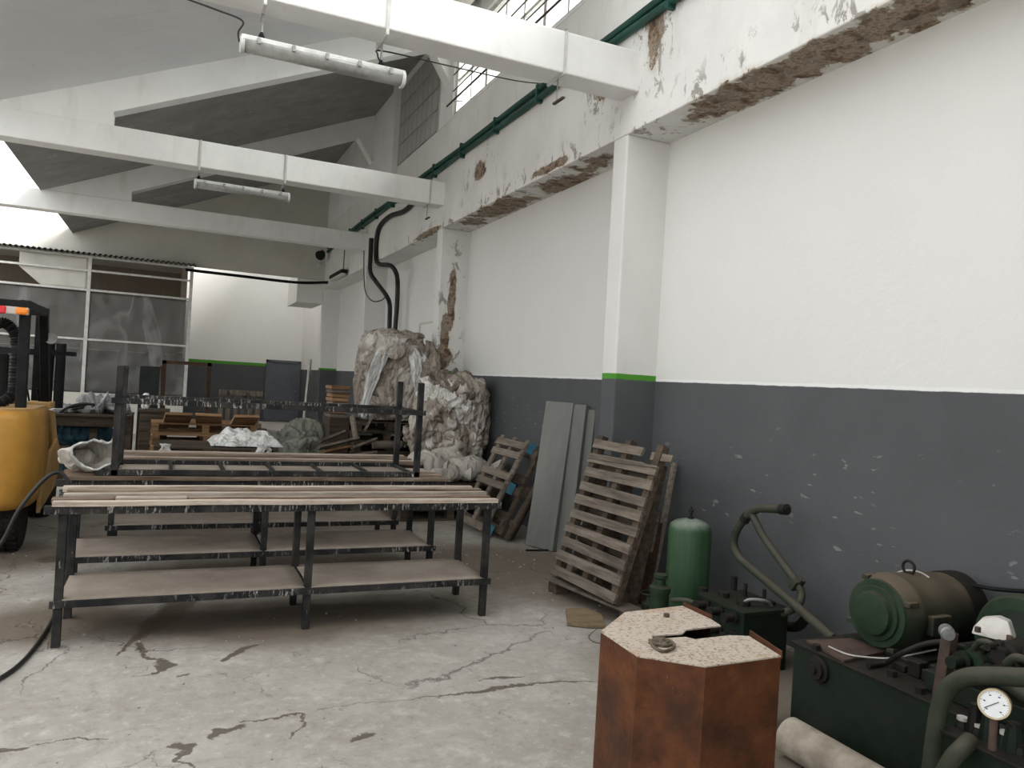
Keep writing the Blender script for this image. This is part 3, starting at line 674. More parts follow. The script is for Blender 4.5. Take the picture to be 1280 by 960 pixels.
# upturned frame
r = thing('upturned_bench_frame', 'black upturned bench frame with legs up, lying on the middle workbench', 'frame', (.8, 6.2, .815))
fx0, fx1, fy0, fy1 = -.34, 1.87, 5.90, 6.56; zb = .818
for ya in (fy0, fy1-.04): B().box((fx0-.1 if ya == fy0 else fx0, ya, zb), (fx1, ya+.04, zb+.04)).build('rail', M['rail'], r, bevel=.003)
for k in range(7):
    x = fx0+.02+(fx1-.06-fx0)*k/6; B().box((x-.012, fy0+.04, zb+.01), (x+.012, fy1-.04, zb+.03)).build('cross_rail', M['leg'], r)
B().box((fx0+.05, fy0+.04, zb-.001), (fx1-.05, fy1-.04, zb+.006)).build('board', M['shelf'], r)
for x in (fx0+.0, fx1-.045):
    for ya in (fy0, fy1-.045): B().prism([(x, ya, zb), (x+.045, ya, zb), (x+.045, ya, 1.575), (x, ya, 1.575)], (0, .045, 0)).build('leg', M['leg'], r, bevel=.003)
for ya in (fy0-.012, fy1-.005): B().box((fx0-.02, ya, 1.315), (fx1+.02, ya+.02, 1.355)).build('shelf_rail', M['rail'], r, bevel=.002)
for x in (fx0-.01, fx1-.01): B().box((x, fy0, 1.318), (x+.02, fy1, 1.352)).build('shelf_rail', M['rail'], r)

# ------------------------------------------------------------------ crumpled things
def crumple(name, label, cat, c, size, m, seed=0, sub=5, box=2.6, amp=.12, freq=1.6, floor=None, group=None, rz=0, flop=0, sharp=1.0, parent=None):
    bm = bmesh.new(); bmesh.ops.create_icosphere(bm, subdivisions=sub, radius=1)
    c = V(c); sd = V((seed*7.3, seed*3.1, seed*5.7)); R = Matrix.Rotation(rz, 3, 'Z'); mn = min(size)
    for v in bm.verts:
        d = v.co.normalized(); k = (abs(d.x)**box+abs(d.y)**box+abs(d.z)**box)**(-1/box)
        q = V((d.x*k*size[0], d.y*k*size[1], d.z*k*size[2]))
        s_ = V((q.x*1.25, q.y*1.25, q.z*.62))*freq+sd; s_ = s_+.9*V(noise.noise_vector(s_*.8)); h = 0; a_ = 1; fr = 1
        for o_ in range(5):
            n_ = noise.noise(s_*fr); h += a_*((.35-abs(n_)*1.6) if o_ < 4 else n_*.6)*sharp+(1-sharp)*a_*n_; a_ *= .5; fr *= 2.1
        q = q+d*h*amp
        if flop: q.z -= flop*max(0, (math.hypot(q.x, q.y)/max(size[0], size[1])-.55))
        q = R @ q+c
        if floor is not None and q.z < floor: q.z = floor+(.004*noise.noise(q*9))
        v.co = q
    b = B(); b.b.free(); b.b = bm
    if parent is not None: return b.build(name, m, parent, smooth=True, autosmooth=False)
    r_ = b; base = V((c.x, c.y, floor if floor is not None else c.z-size[2]))
    bmesh.ops.transform(bm, matrix=Matrix.Translation(-base), verts=bm.verts)
    o = b.build(name, m, smooth=True, autosmooth=False); o.location = base
    return tag(o, label, cat, group)

# ------------------------------------------------------------------ pallets
def pallet(name, label, mat, L=1.2, W=1.0, n=9, st=3, m='pallet', cat='pallet', group=None, seed=0, missing=(), solid=False, gap=.55, both=True, blue=(), h=.14, sm=None):
    """x runs along the boards, y across them, z is the deck normal"""
    rs = random.Random(seed); r = thing(name, label, cat, group=group, mat=mat); sm = sm or m
    pitch = L/n; bt = .02
    for k in range(n):
        if k in missing: continue
        wv_ = pitch*rs.uniform(gap, gap+.12); y = pitch*k+(0 if k else 0); a_, c_ = rs.uniform(-.012, .012), rs.uniform(-.012, .012)
        sk = rs.uniform(-.012, .012)
        B().prism([(a_, y, h-bt), (W+c_, y+sk, h-bt), (W+c_, y+sk+wv_, h-bt), (a_, y+wv_, h-bt)], (0, 0, bt)).build('plank', M[m], r, world=False)
    for j in range(st):
        x = (W-.09)*j/(st-1)
        if solid: B().box((x, 0, bt), (x+.07, L, h-bt)).build('stringer', M[sm], r, world=False)
        else:
            B().box((x, 0, h-2*bt), (x+.09, L, h-bt)).build('stringer', M[m], r, world=False)
            for y in (0, L/2-.06, L-.13): B().box((x+.003, y, bt), (x+.087, y+.12, h-2*bt)).build('block', M['blue_block'] if (j, y > .1 and (2 if y > L*.6 else 1) or 0) in blue else M[m], r, world=False)
    if both:
        for y in (0, L/2-.05, L-.1): B().box((0, y, 0), (W, y+.09, bt)).build('base_plank', M[m], r, world=False)
    return r
# stacks
def stack(name, lab, x, y, n, L, W, m, cat, rz=0, group=None, seed=0, z0=0.0):
    proto = None
    for k in range(n):
        mt = Matrix.Translation((x, y, z0+k*.143)) @ Matrix.Rotation(rz+random.Random(seed+k).uniform(-.05, .05), 4, 'Z') @ Matrix.Translation((-W/2, -L/2, 0))
        if proto is None: o = proto = pallet(name, '', mt, L, W, 7, 3, m, cat, group, seed)
        else: o = copy_tree(proto); o.matrix_basis = mt
        pos = 'topmost' if k == n-1 else 'bottom' if k == 0 else '%s from the bottom' % ['', 'second', 'third', 'fourth', 'fifth', 'sixth', 'seventh'][k]
        o['label'] = lab+', '+pos+' of its stack'
    return z0+n*.143
zt = stack('wooden_pallet', 'dark pallet under the flattened white plastic sheet', .52, 9.5, 5, .9, 1.25, 'pallet_dark', 'pallet', group='pallets under the white sheet', seed=10)
zo = stack('wooden_pallet', 'orange-brown pallet behind the white plastic sheet', .45, 11.3, 6, 1.0, 1.3, 'pallet_warm', 'pallet', .03, 'orange pallets behind the white sheet', 20)
stack('wooden_pallet', 'old pallet under the pale tied sacks', 3.03, 8.72, 3, .85, 1.2, 'pallet_dark', 'pallet', 0, 'pallets under the tied sacks', 30)
stack('wooden_pallet', 'pallet under the lower wrapped bale', 3.2, 9.66, 4, .9, 1.1, 'pallet_dark', 'pallet', 0, 'pallets under the lower bale', 40)
stack('wooden_pallet', 'brown pallet under the tall wrapped bale', 2.78, 10.75, 7, 1.0, 1.0, 'pallet_dark', 'pallet', 0, 'pallets under the tall bale', 50)
# sheet on the pallet stack
def fn(u, v):
    x = .45+.78*u; y = 9.12+.75*v; e_ = min(u, 1-u, v, 1-v)
    h = (.06+.10*abs(noise.noise(V((u*3, v*3, 7)))+.3)+.05*noise.noise(V((u*9, v*8, 2))))*min(1, e_*7)
    x += .08*noise.noise(V((v*4, 1, 5))); y += .05*noise.noise(V((u*5, 3, 5)))
    return (x, y, zt+.012+max(0, h))
tag(B().grid(fn, 60, 40).build('plastic_sheet', M['sheet'], smooth=True, solid=.004), 'flattened white plastic sheet lying on the dark pallet stack', 'plastic sheet')
def hang(label, px, w_, zt_, zb_, y, seed):
    x = at(px, 540, y=y)[0]
    def fn(u, v):
        q = u*w_*(1-.35*v); return (x+q+.05*noise.noise(V((v*4, seed, u*2))), y-.02+.05*noise.noise(V((u*6, v*3, seed)))-.03*v, zt_+(zb_-zt_)*v+.03*noise.noise(V((u*5, seed, 1)))*v)
    tag(B().grid(fn, 26, 26).build('hanging_plastic', M['sheet'], smooth=True, solid=.003), label, 'plastic')
hang('torn strip of white plastic hanging off the right end of the pallet stack', 322, .10, zt+.06, zt-.20, 9.0, 3)
hang('second torn plastic strip at the far right corner of the pallet stack', 334, .06, zt+.04, zt-.12, 9.02, 9)
hang('clear crumpled plastic hanging off the left end of the pallet stack', 200, .12, zt+.04, zt-.24, 9.0, 5)
# loose orange boards over the orange stack
for k, (px, py, an) in enumerate(((222, 512, .1), (262, 508, -.1), (305, 512, .15))):
    p = at(px, py, y=10.9); p.z = zo+.02+k*.004
    mt = Matrix.Translation((p.x, 10.85, zo+.03)) @ Matrix.Rotation(an, 4, 'Z') @ Matrix.Rotation(-.5, 4, 'X')
    o = tag(B().box((-.16, -.2, -.02), (.16, .2, .02), mt).build('board_offcut', M['pallet_warm'], bevel=.003), ['loose orange board tilted on the left of the pallet stack behind the white sheet', 'loose orange board tilted in the middle of the stack behind the white sheet', 'loose orange board tilted on the right of the stack behind the white sheet'][k], 'board')
# bales
b1 = crumple('wrapped_bale', 'tall bale of crumpled dirty clear film, the upper left of the two bales', 'bale', (2.86, 10.55, 1.0+.60), (.46, .40, .56), M['film'], 1, 6, 4.2, .11, 2.2, floor=1.008)
b2 = crumple('wrapped_bale', 'sagging bale of white and brown film against the grey wall, right of the tall bale', 'bale', (3.24, 9.38, .578+.52), (.38, .38, .50), M['film_dark'], 2, 6, 3.0, .14, 2.0, floor=.58)
for k, (c, s_, l) in enumerate((((3.42, 9.15, 1.44), (.26, .28, .26), 'brown-white bundle of film on top of the lower bale, by the wall'), ((3.0, 9.0, 1.12), (.30, .22, .24), 'light bundle of film bulging from the front of the lower bale'), ((3.36, 8.98, .86), (.30, .16, .24), 'low sagging bundle of film over the tied sacks'))):
    crumple('film_bundle', l, 'bundle', c, s_, M['film2'], 11+k, 5, 2.4, .12, 3.2)
crumple('film_bundle', 'narrow bundle of clear film on the right shoulder of the tall bale', 'bundle', (3.26, 10.15, 1.62), (.14, .2, .36), M['film'], 16, 5, 2.6, .10, 3)
def flap(parent, c, size, dv, ea, eb, rot, seed, m, off=.03, box=3.4, amp=.045):
    c = V(c); d0 = V(dv).normalized(); t1 = d0.cross(V((0, 0, 1))).normalized(); t2 = t1.cross(d0); t1, t2 = t1*math.cos(rot)+t2*math.sin(rot), t2*math.cos(rot)-t1*math.sin(rot)
    def fn(u, v):
        a, b_ = 2*u-1, 2*v-1; w1 = 1+.45*noise.noise(V((b_*1.7, seed, 0))); w2 = 1+.45*noise.noise(V((seed, a*1.7, 3)))
        d = (d0+t1*a*ea*w1+t2*b_*eb*w2).normalized(); k = (abs(d.x)**box+abs(d.y)**box+abs(d.z)**box)**(-1/box)
        q = V((d.x*k*size[0], d.y*k*size[1], d.z*k*size[2])); wq = .5*noise.noise(V((a*1.3, b_*1.3, seed+9)))
        r1 = 1-2.2*abs(noise.noise(V((a*2.6+wq*2, b_*.8, seed*1.7)))); r2 = 1-2.2*abs(noise.noise(V((a*5.5+wq*3, b_*1.6, seed*2.3)))); r3 = noise.noise(V((a*13, b_*9, seed)))
        e_ = max(abs(a), abs(b_)); q += d*(off+amp*r1+amp*.45*r2+amp*.06*r3-.06*max(0, e_-.8)*5*(.3+noise.noise(V((a*3, b_*3, seed*4)))))
        q += c; q.z = max(q.z, c.z-size[2]-.02); return q
    B().grid(fn, 34, 34).build('film_flap', m, parent, smooth=True, solid=.002, autosmooth=False)
rb = random.Random(12)
for k, (dv, ea, eb, rot, mm) in enumerate((((-.5, -.9, .3), .8, .45, .2, 'film'), ((.35, -.95, .55), .55, .5, 1.1, 'film'), ((-.9, -.5, -.1), .5, .8, .1, 'film'), ((.1, -1, -.35), .7, .5, .6, 'film2'), ((-.4, -.8, -.7), .5, .4, -.5, 'film'),
        ((.8, -.7, .1), .4, .7, 0, 'film'), ((-.2, -.4, .95), .7, .6, .3, 'film'), ((-.65, -.75, .7), .4, .4, .9, 'film2'), ((.5, -.9, -.1), .25, .7, -.3, 'sheet'), ((-.75, -.9, -.2), .12, .7, .35, 'sheet'))):
    flap(b1, (2.86, 10.55, 1.6), (.46, .40, .56), dv, ea, eb, rot, 3.3+k*1.9, M[mm], .02+.009*k, 4.2, .05)
for k, (dv, ea, eb, rot, mm) in enumerate((((-.6, -.8, .35), .75, .40, .5, 'film2'), ((-.1, -1, .0), .8, .5, -.5, 'sheet2'), ((.3, -.9, .35), .6, .45, .3, 'film2'), ((-.7, -.6, -.35), .5, .55, .9, 'film'), ((.2, -1, -.5), .55, .4, .2, 'film2'),
        ((-.35, -.9, .65), .55, .3, .15, 'sheet2'), ((.75, -.7, -.1), .35, .7, .1, 'film'), ((-.15, -1, -.75), .5, .25, -.2, 'film_dark'), ((.1, -.7, .85), .6, .35, .4, 'film_dark'))):
    flap(b2, (3.24, 9.38, 1.10), (.40, .40, .50), dv, ea, eb, rot, 41.3+k*2.3, M[mm], .03+.012*k, 2.8, .07)
def sack(label, c, s_, seed, neck, rz=0):
    r = thing('tied_sack', label, 'sack', (c[0], c[1], c[2]-s_[2]), group='pale sacks on the pallets')
    crumple('sack_body', '', '', c, s_, M['sack'], seed, 5, 2.3, .035, 3.2, floor=c[2]-s_[2], rz=rz, parent=r)
    n0 = V(c)+V(neck)*.75; n1 = V(c)+V(neck)*1.55; d = n1-n0
    B().lathe(n0, n1, [(0, .10), (d.length*.35, .045), (d.length*.5, .035), (d.length*.7, .06), (d.length, .09)], 16).build('sack_neck', M['sack'], r, smooth=True)
SZ = .435
sack('round tied sack at the left end of the sack row', (2.76, 8.52, SZ+.17), (.22, .20, .17), 21, (.15, -.10, .0))
sack('flat sack lying low at the left under the round sack', (2.95, 8.42, SZ+.10), (.26, .16, .10), 22, (.2, -.05, .0))
sack('pale sack standing between the round sack and the right sack', (3.08, 8.72, SZ+.20), (.24, .18, .16), 23, (.1, -.05, .16))
sack('large pale sack at the right end with its neck over the edge', (3.28, 8.52, SZ+.15), (.25, .2, .15), 24, (.26, -.06, .02))
# open white sack on the benches' left end
r = thing('open_sack', 'open off-white woven sack lying on the left end of the workbenches', 'sack', (-.5, 6.15, .82))
ax = V((.55, -.75, .28)).normalized(); sx = ax.cross(V((0, 0, 1))).normalized(); sy = sx.cross(ax); c0 = V((-.60, 6.16, .885))
def fn(u, v):
    a_ = 2*PI*u; rad = .108*math.sin(min(v*1.6, 1)*PI/2)*(1+.12*math.sin(3*a_+1)+.30*noise.noise(V((math.cos(a_)*1.5, math.sin(a_)*1.5, v*3)))+.13*(.4-abs(noise.noise(V((math.cos(a_)*1.9, math.sin(a_)*1.9, v*3.2+5))))*1.6))
    p = c0+ax*(v*.30+.02*math.sin(2*a_)*v)+sx*rad*math.cos(a_)*1.5+sy*rad*math.sin(a_)*.85
    p += V((0, 0, .02*noise.noise(p*14))); p.z = max(p.z, .822); return p
B().grid(fn, 48, 26, cu=True).build('sack_body', M['sack'], r, smooth=True, solid=.006)
B().tube([fn(k/40, 1) for k in range(40)], .008, 6, 2, closed=True).build('sack_rim', M['sheet'], r, smooth=True)
crumple('sack_lining', '', '', c0+ax*.08, (.11, .08, .07), M['sack'], 31, 4, 2, .03, 8, parent=r)
# greenish tarp heap
crumple('tarp_heap', 'heap of crumpled grey-green tarpaulin behind the workbenches', 'tarpaulin', (1.75, 10.9, .42), (.34, .45, .56), M['tarp'], 41, 6, 2.0, .14, 2.2, floor=0)
crumple('tarp_heap', 'lower grey-green tarpaulin fold left of the heap', 'tarpaulin', (1.42, 11.75, .32), (.34, .36, .36), M['tarp'], 42, 5, 2.0, .12, 2.6, floor=0)
# wood stack under/left of tall bale
for k in range(8):
    z = 1.02+.055*k; rs = random.Random(k+90)
    o = tag(B().box((2.02+rs.uniform(-.02, .02), 10.5, z), (2.26+rs.uniform(-.02, .02), 10.95, z+.045)).build('wood_block', M['pallet_warm' if k % 3 else 'pallet'], bevel=.003), 'short sawn board left of the tall bale, '+['bottom', 'second from bottom', 'third from bottom', 'fourth from bottom', 'fourth from top', 'third from top', 'second from top', 'topmost'][k]+' of the little stack', 'board', 'boards stacked left of the tall bale')
tag(B().box((2.0, 10.45, 0), (2.27, 11.0, 1.018)).build('timber_crate', M['pallet_dark'], bevel=.004), 'dark timber crate carrying the little stack of boards', 'crate')
tag(B().tube([at(466, 556, y=9.9), at(502, 556, y=9.9)], .055, 14, 0).build('wooden_roll', M['pallet'], smooth=True), 'short wooden roll in front of the pallets under the tall bale', 'log')
lp = [(398, 560, 448, 548), (402, 566, 440, 558), (420, 572, 470, 566), (440, 560, 470, 549), (400, 552, 430, 540), (445, 552, 440, 520), (455, 540, 470, 512), (470, 572, 500, 575)]
for k, (a_, b_, c_, d_) in enumerate(lp):
    tag(B().bar(at(a_, b_, y=9.55+.05*k), at(c_, d_, y=9.7+.05*k), .09, .03, (0, .5, 1)).build('scrap_board', M['pallet_warm' if k == 1 else 'pallet'], bevel=.002), ['grey board sloping up at the left of the scrap heap', 'orange-brown board low at the left of the scrap heap', 'grey board lying low in the middle of the scrap heap', 'grey board sloping up in the middle of the scrap heap', 'topmost leftmost grey board of the scrap heap', 'steep board tilting left, left of the pallets under the tall bale', 'steep board tilting right before the pallets under the tall bale', 'low board at the right foot of the scrap heap'][k], 'board', 'scrap boards below the tall bale')
crumple('scrap_mound', 'dark mound of splinters under the scrap boards', 'rubble', (2.15, 9.75, .20), (.55, .26, .30), M['pallet_dark'], 44, 5, 2, .12, 4, floor=0)

# ------------------------------------------------------------------ left background
r = thing('timber_rack', 'low rack of dark weathered beams with blue bundles, right of the forklift', 'rack', (-.8, 10, 0))
for z in (.92, .58, .30): B().box((-1.35, 9.7, z-.06), (-.40, 9.78, z+.05)).build('beam', M['pallet_dark'], r, bevel=.004); B().box((-1.35, 10.4, z-.06), (-.40, 10.48, z+.05)).build('beam', M['pallet_dark'], r, bevel=.004)
for x in (-1.33, -.80, -.46):
    for y in (9.785, 10.31): B().box((x, y, 0), (x+.08, y+.08, .97)).build('post', M['pallet_dark'], r, bevel=.004)
B().box((-1.38, 9.68, .972), (-.38, 10.5, .995)).build('deck_board', M['pallet_dark'], r)
crumple('blue_bundle', 'dark blue tarpaulin bundle inside the timber rack', 'tarpaulin', (-.92, 10.09, .76), (.33, .2, .13), M['blue'], 51, 4, 3, .04, 4)
crumple('blue_bundle', 'dark bundle on the lower tier of the timber rack', 'tarpaulin', (-.86, 10.09, .44), (.33, .2, .12), M['blue'], 52, 4, 3, .04, 4)
crumple('film_heap', 'heap of grey plastic scraps on the timber rack', 'plastic', (-.72, 10.05, 1.06), (.26, .24, .13), M['grey_film'], 53, 5, 2, .13, 4, floor=.997)
crumple('film_heap', 'lower spread of grey plastic scraps at the left on the timber rack', 'plastic', (-1.02, 10.0, 1.02), (.24, .22, .06), M['grey_film'], 54, 4, 2, .08, 5, floor=.997)
for k in range(2): tube_thing('black_hose', ['outer black hose bending over the timber rack', 'inner black hose bending over the timber rack'][k], 'hose', [at(70, 520+k*4, y=9.8), at(80, 512+k*4, y=9.8), at(92, 507+k*4, y=9.8), at(105, 505+k*4, y=9.85), at(118, 506+k*4, y=9.9)], .018, M['black_plastic'])
a_, b_ = at(175, 457, y=12), at(200, 457, y=12)
tag(B().box((a_.x, 12, 0), (b_.x, 12.4, a_.z)).build('dark_cabinet', M['dark_metal'], bevel=.008), 'narrow black cabinet standing behind the upturned frame', 'cabinet')
r = thing('box_crate', 'dark crates below the black cabinet', 'crate', (-.15, 11.6, 0)); B().box((-.35, 11.4, 0), (.0, 11.9, .95)).build('body', M['pallet_dark'], r, bevel=.006); B().box((-.37, 11.38, .95), (.02, 11.92, .98)).build('lid', M['pallet_dark'], r)
crumple('paper_bag', 'small white paper bag on the crate below the cabinet', 'bag', V((at(183, 487, y=11.6).x, 11.6, 1.08)), (.05, .04, .11), M['sheet'], 55, 4, 4, .02, 8, floor=.982)
# brown rectangular door frame standing in front of the partition
r = thing('rusty_door_frame', 'brown open rectangular frame standing before the plastic partition', 'frame', at(232, 560, y=14.5))
A = [at(203, 450, y=14.5), at(264, 455, y=14.5)]
for x in (A[0].x, A[1].x-.06): B().box((x, 14.5, 0), (x+.07, 14.56, A[0].z)).build('upright', M['timber'], r)
B().box((A[0].x, 14.5, A[0].z-.06), (A[1].x+.01, 14.56, A[0].z)).build('head', M['timber'], r)
B().bar((A[0].x+.12, 14.56, 0), (A[0].x+.0, 14.6, A[0].z-.1), .05, .05).build('brace', M['timber'], r)
# pale pallet standing on edge
p = at(275, 487, y=14.0); q = at(330, 490, y=14.0)
pallet('upright_pallet', 'pale pallet standing upright before the nook, slats vertical', frame((p.x, 14.0, .003), (0, 0, 1), (1, 0, 0)), q.x-p.x, p.z-.003, 6, 3, 'pallet', seed=61, both=False)
tag(B().box((p.x-.05, 13.6, 0), (q.x+.05, 13.85, .6)).build('plinth_crate', M['pallet_dark'], bevel=.01), 'dark crate in front of the upright pale pallet', 'crate')
tag(B().bar(at(388, 449, y=19.9), V((3.12, 19.75, 0)), .05, .09).build('white_board', M['white_steel']), 'narrow white board standing against the fourth column', 'board')

# ------------------------------------------------------------------ forklift
r = thing('forklift', 'yellow forklift with black overhead guard, seen from behind', 'forklift', (-1.55, 7.8, 0))
x1, x0 = -.95, -2.10
def cw(u, v):            # counterweight shell, rounded rear corners
    a_ = PI*u; w2 = (x1-x0)/2; cx = (x0+x1)/2; e_ = .35
    cx_ = math.copysign(abs(math.cos(a_))**e_, math.cos(a_)); sy_ = abs(math.sin(a_))**e_
    bul = 1-.05*(v-.55)**2*4
    return (cx+w2*cx_*bul, 7.75-.85*sy_*bul, .40+.77*v)
b = B().grid(cw, 40, 12); b.build('counterweight', M['yellow'], r, smooth=True, solid=.02)
b = B(); pts = [cw(k/39, 1) for k in range(40)]; b.prism(pts, (0, 0, .015)); b.build('counterweight_top', M['yellow_dirty'], r)
b = B(); b.tube([cw(k/39, .48) for k in range(40)], .006, 6, 0); b.build('seam', M['black'], r)
def sk(q): p = at(*q, x=x1-.005); p.y = max(p.y, 7.6); return p
B().prism([sk(q) for q in ((41, 582), (57, 570), (66, 560), (72, 547), (77, 566), (70, 606), (50, 640), (38, 656))], (-.03, 0, 0)).build('side_skirt', M['yellow_dirty'], r, bevel=.01)
B().prism([at(*q, x=x1-.02) for q in ((64, 512), (69, 514), (72, 548), (66, 560))], (-.14, 0, 0)).build('front_cowl', M['yellow_dirty'], r, bevel=.01)
B().box((x0+.1, 7.7, .45), (x1-.12, 8.9, .82)).build('engine_bay', M['black'], r)
B().box((x0+.1, 7.65, 1.02), (x1-.04, 8.35, 1.06)).build('hood', M['beige'], r, bevel=.01)
B().box((x0+.1, 8.30, 1.12), (x1-.06, 8.6, 1.18)).build('dashboard', M['yellow_dirty'], r, bevel=.01)
for k in range(3): B().cyl((x1-.10-.08*k, 8.5, 1.17), (x1-.12-.08*k, 8.46, 1.30), .008).build('lever', M['black'], r)
B().box((x0+.35, 7.95, 1.15), (x1-.35, 8.35, 1.25)).build('seat', M['black'], r, bevel=.03); B().box((x0+.35, 7.88, 1.2), (x1-.35, 7.98, 1.62)).build('seat_back', M['black'], r, bevel=.03)
for xx in (x1-.14, x0+.06):
    B().bar((xx, 7.25, 1.15), (xx+.0, 7.20, 2.02), .07, .075, (1, 0, 0)).build('guard_post', M['black'], r, bevel=.008)
    B().prism([(xx-.03, 8.50, 1.12), (xx-.03, 8.62, 1.12), (xx-.03, 8.18, 2.0), (xx-.03, 8.08, 2.0)], (.07, 0, 0)).build('guard_post', M['black'], r, bevel=.008)
    B().box((xx-.035, 7.17, 1.97), (xx+.035, 8.18, 2.05)).build('guard_rail', M['black'], r, bevel=.008)
for k in range(7): B().box((x0+.08, 7.24+.15*k, 1.98), (x1-.12, 7.29+.15*k, 2.05)).build('roof_bar', M['black'], r, bevel=.004)
B().box((x0+.05, 7.12, 1.96), (x1-.10, 7.18, 2.04)).build('guard_rail', M['black'], r, bevel=.006)
B().box((x1-.5, 7.19, 1.62), (x1-.12, 7.23, 1.66)).build('guard_cross_bar', M['black'], r)
L0 = r
rl = B().box((x1-.36, 7.07, 1.925), (x1-.10, 7.125, 1.985)).build('rear_light', M['clear_lens'], r, bevel=.01)
B().box((x1-.36, 7.06, 1.925), (x1-.25, 7.12, 1.985)).build('red_lens', M['red_lens'], rl, bevel=.01)
B().box((x1-.19, 7.06, 1.925), (x1-.10, 7.12, 1.985)).build('amber_lens', M['amber_lens'], rl, bevel=.02)
# corrugated intake hose and snorkel
def hz(t_): return .042+.006*math.sin(t_*2*PI*46)
B().tube([(-1.27, 7.3, 1.2), (-1.17, 7.34, 1.28), (-1.16, 7.36, 1.5), (-1.17, 7.36, 1.75), (-1.25, 7.36, 1.86), (-1.36, 7.36, 1.82)], .04, 12, 40, radii=hz).build('intake_hose', M['black_plastic'], r, smooth=True)
for xx in (-1.12, -1.02): B().cyl((xx, 8.9, 1.1), (xx, 8.9, 1.75), .045).build('mast_cylinder', M['black'], r, smooth=True)
for xx in (-1.22, -1.85): B().box((xx-.05, 9.0, .15), (xx+.05, 9.12, 2.1)).build('mast_rail', M['black'], r)
B().box((-1.85, 8.98, 1.62), (-1.0, 9.1, 1.68)).build('mast_bar', M['black'], r)
B().box((-1.06, 8.6, 1.63), (-.86, 8.68, 1.67)).build('grab_bar', M['black'], r)
B().lathe((-1.03, 8.2, 1.78), (-1.03, 8.24, 1.78), [(0, .05), (.02, .055), (.04, .03)], 16).build('mirror', M['steel'], r, smooth=True)
def wheel(x, y, rad, wd):
    o = B(); o.lathe((x, y, rad), (x+wd, y, rad), [(0, rad*.55), (.0, rad*.9), (.03, rad), (wd-.03, rad), (wd, rad*.9), (wd, rad*.55)], 40)
    for k in range(26):
        a_ = 2*PI*k/26
        for s_ in (0, 1):
            m_ = Matrix.Translation((x+wd*(.27+.46*s_), y, rad)) @ Matrix.Rotation(a_+s_*.12, 4, 'X') @ Matrix.Rotation(.35*(1-2*s_), 4, 'Z')
            o.box((-wd*.2, -.014, rad-.003), (wd*.2, .014, rad+.010), m_)
    wl = o.build('wheel', M['rubber'], r, smooth=True)
    B().lathe((x+wd*.6, y, rad), (x+wd-.01, y, rad), [(0, rad*.2), (.02, rad*.54), (wd*.35, rad*.55)], 24).build('hub', M['yellow_dirty'], wl, smooth=True)
wheel(-1.22, 7.42, .29, .17); wheel(-2.05, 7.42, .29, .17); wheel(-1.25, 9.0, .34, .22); wheel(-2.1, 9.0, .34, .22)
B().box((x0+.2, 7.3, .25), (x1-.25, 9.1, .42)).build('chassis', M['black'], r)
tube_thing('black_hose', 'black hose arching over the forklift side and trailing down to the floor at left', 'hose',
   [at(-40, 720, y=5.6), at(0, 681, y=5.6), at(22, 640, y=5.6), at(45, 610, y=5.62), at(62, 594, y=5.64), at(75, 591, y=5.66), at(84, 600, y=5.66), at(88, 615, y=5.66), at(90, 650, y=5.66), at(88, 690, y=5.6), at(80, 735, y=5.5), P0(66, 775)+V((0, 0, .012)), P0(55, 795)+V((0, 0, .012)), P0(32, 826)+V((0, 0, .012)), P0(0, 851)+V((0, 0, .012)), P0(-60, 880)+V((0, 0, .012))], .012, M['black_plastic'])

# ------------------------------------------------------------------ leaning things along the wall
mt = frame((3.13, 7.31, .01), (0, 1, 0), (.47, 0, .95))
pallet('small_pallet', 'short broken pallet with blue block ends leaning on the grey wall, in front', frame((3.13, 8.05, .01), (0, -1, 0), (.47, -.06, .95)), 1.08, .76, 9, 3, 'pallet', seed=71, missing=(1, 3, 6), both=False, blue=((2, 0), (2, 1), (2, 2)), gap=.62)
pallet('small_pallet', 'dark pallet leaning behind the blue-ended one', frame((3.30, 7.98, .01), (0, -1, 0), (.42, .02, .95)), 1.0, .80, 7, 3, 'pallet_dark', seed=72, missing=(2, 5), both=False)
for k in range(3):
    tag(B().bar((3.22+.05*k, 7.12+.05*k, 0.02), (3.70, 7.05+.06*k, .96-.06*k), .09, .03, (1, 0, 0)).build('leaning_board', M['pallet_dark'], bevel=.003), ['dark board leaning between the small pallets and the grey panels, nearest the camera', 'second dark board leaning beside the grey panels', 'rearmost dark board leaning beside the grey panels'][k], 'board')
# grey channel panels
def channel(label, foot, width, topx, h, seed):
    o_ = V(foot); u = V((.38, -.92, 0)).normalized() if seed == 0 else V((.42, -.90, 0)).normalized()
    up = V((topx-o_.x, -.12*h, h)); m_ = frame(o_, u, up); L = up.length
    pts = [(0, 0), (width, 0), (width, -.07), (width-.012, -.07), (width-.012, -.012), (.012, -.012), (.012, -.07), (0, -.07)]
    b = B(); b.prism([V((a, 0, c)) for a, c in pts], (0, L, 0)); bmesh.ops.transform(b.b, matrix=m_, verts=b.b.verts)
    return tag(b.build('grey_panel', M['panel_grey'], bevel=.004), label, 'panel', 'grey sheet panels leaning on the wall')
channel('widest grey sheet-metal panel leaning on the wall, nearest the camera', (3.345, 6.93, .008), .36, 3.62, 1.43, 0)
channel('grey folded panel tucked behind the widest one, showing its edge', (3.46, 6.78, .008), .33, 3.70, 1.42, 1)
channel('rearmost grey folded panel, against the wall', (3.55, 6.74, .008), .34, 3.76, 1.38, 2)
tube_thing('metal_strip', 'thin dark rod on the floor below the grey panels', 'rod', [P0(657, 689)+V((0, 0, .01)), P0(690, 689)+V((0, 0, .01))], .008, M['black'], smooth=0)
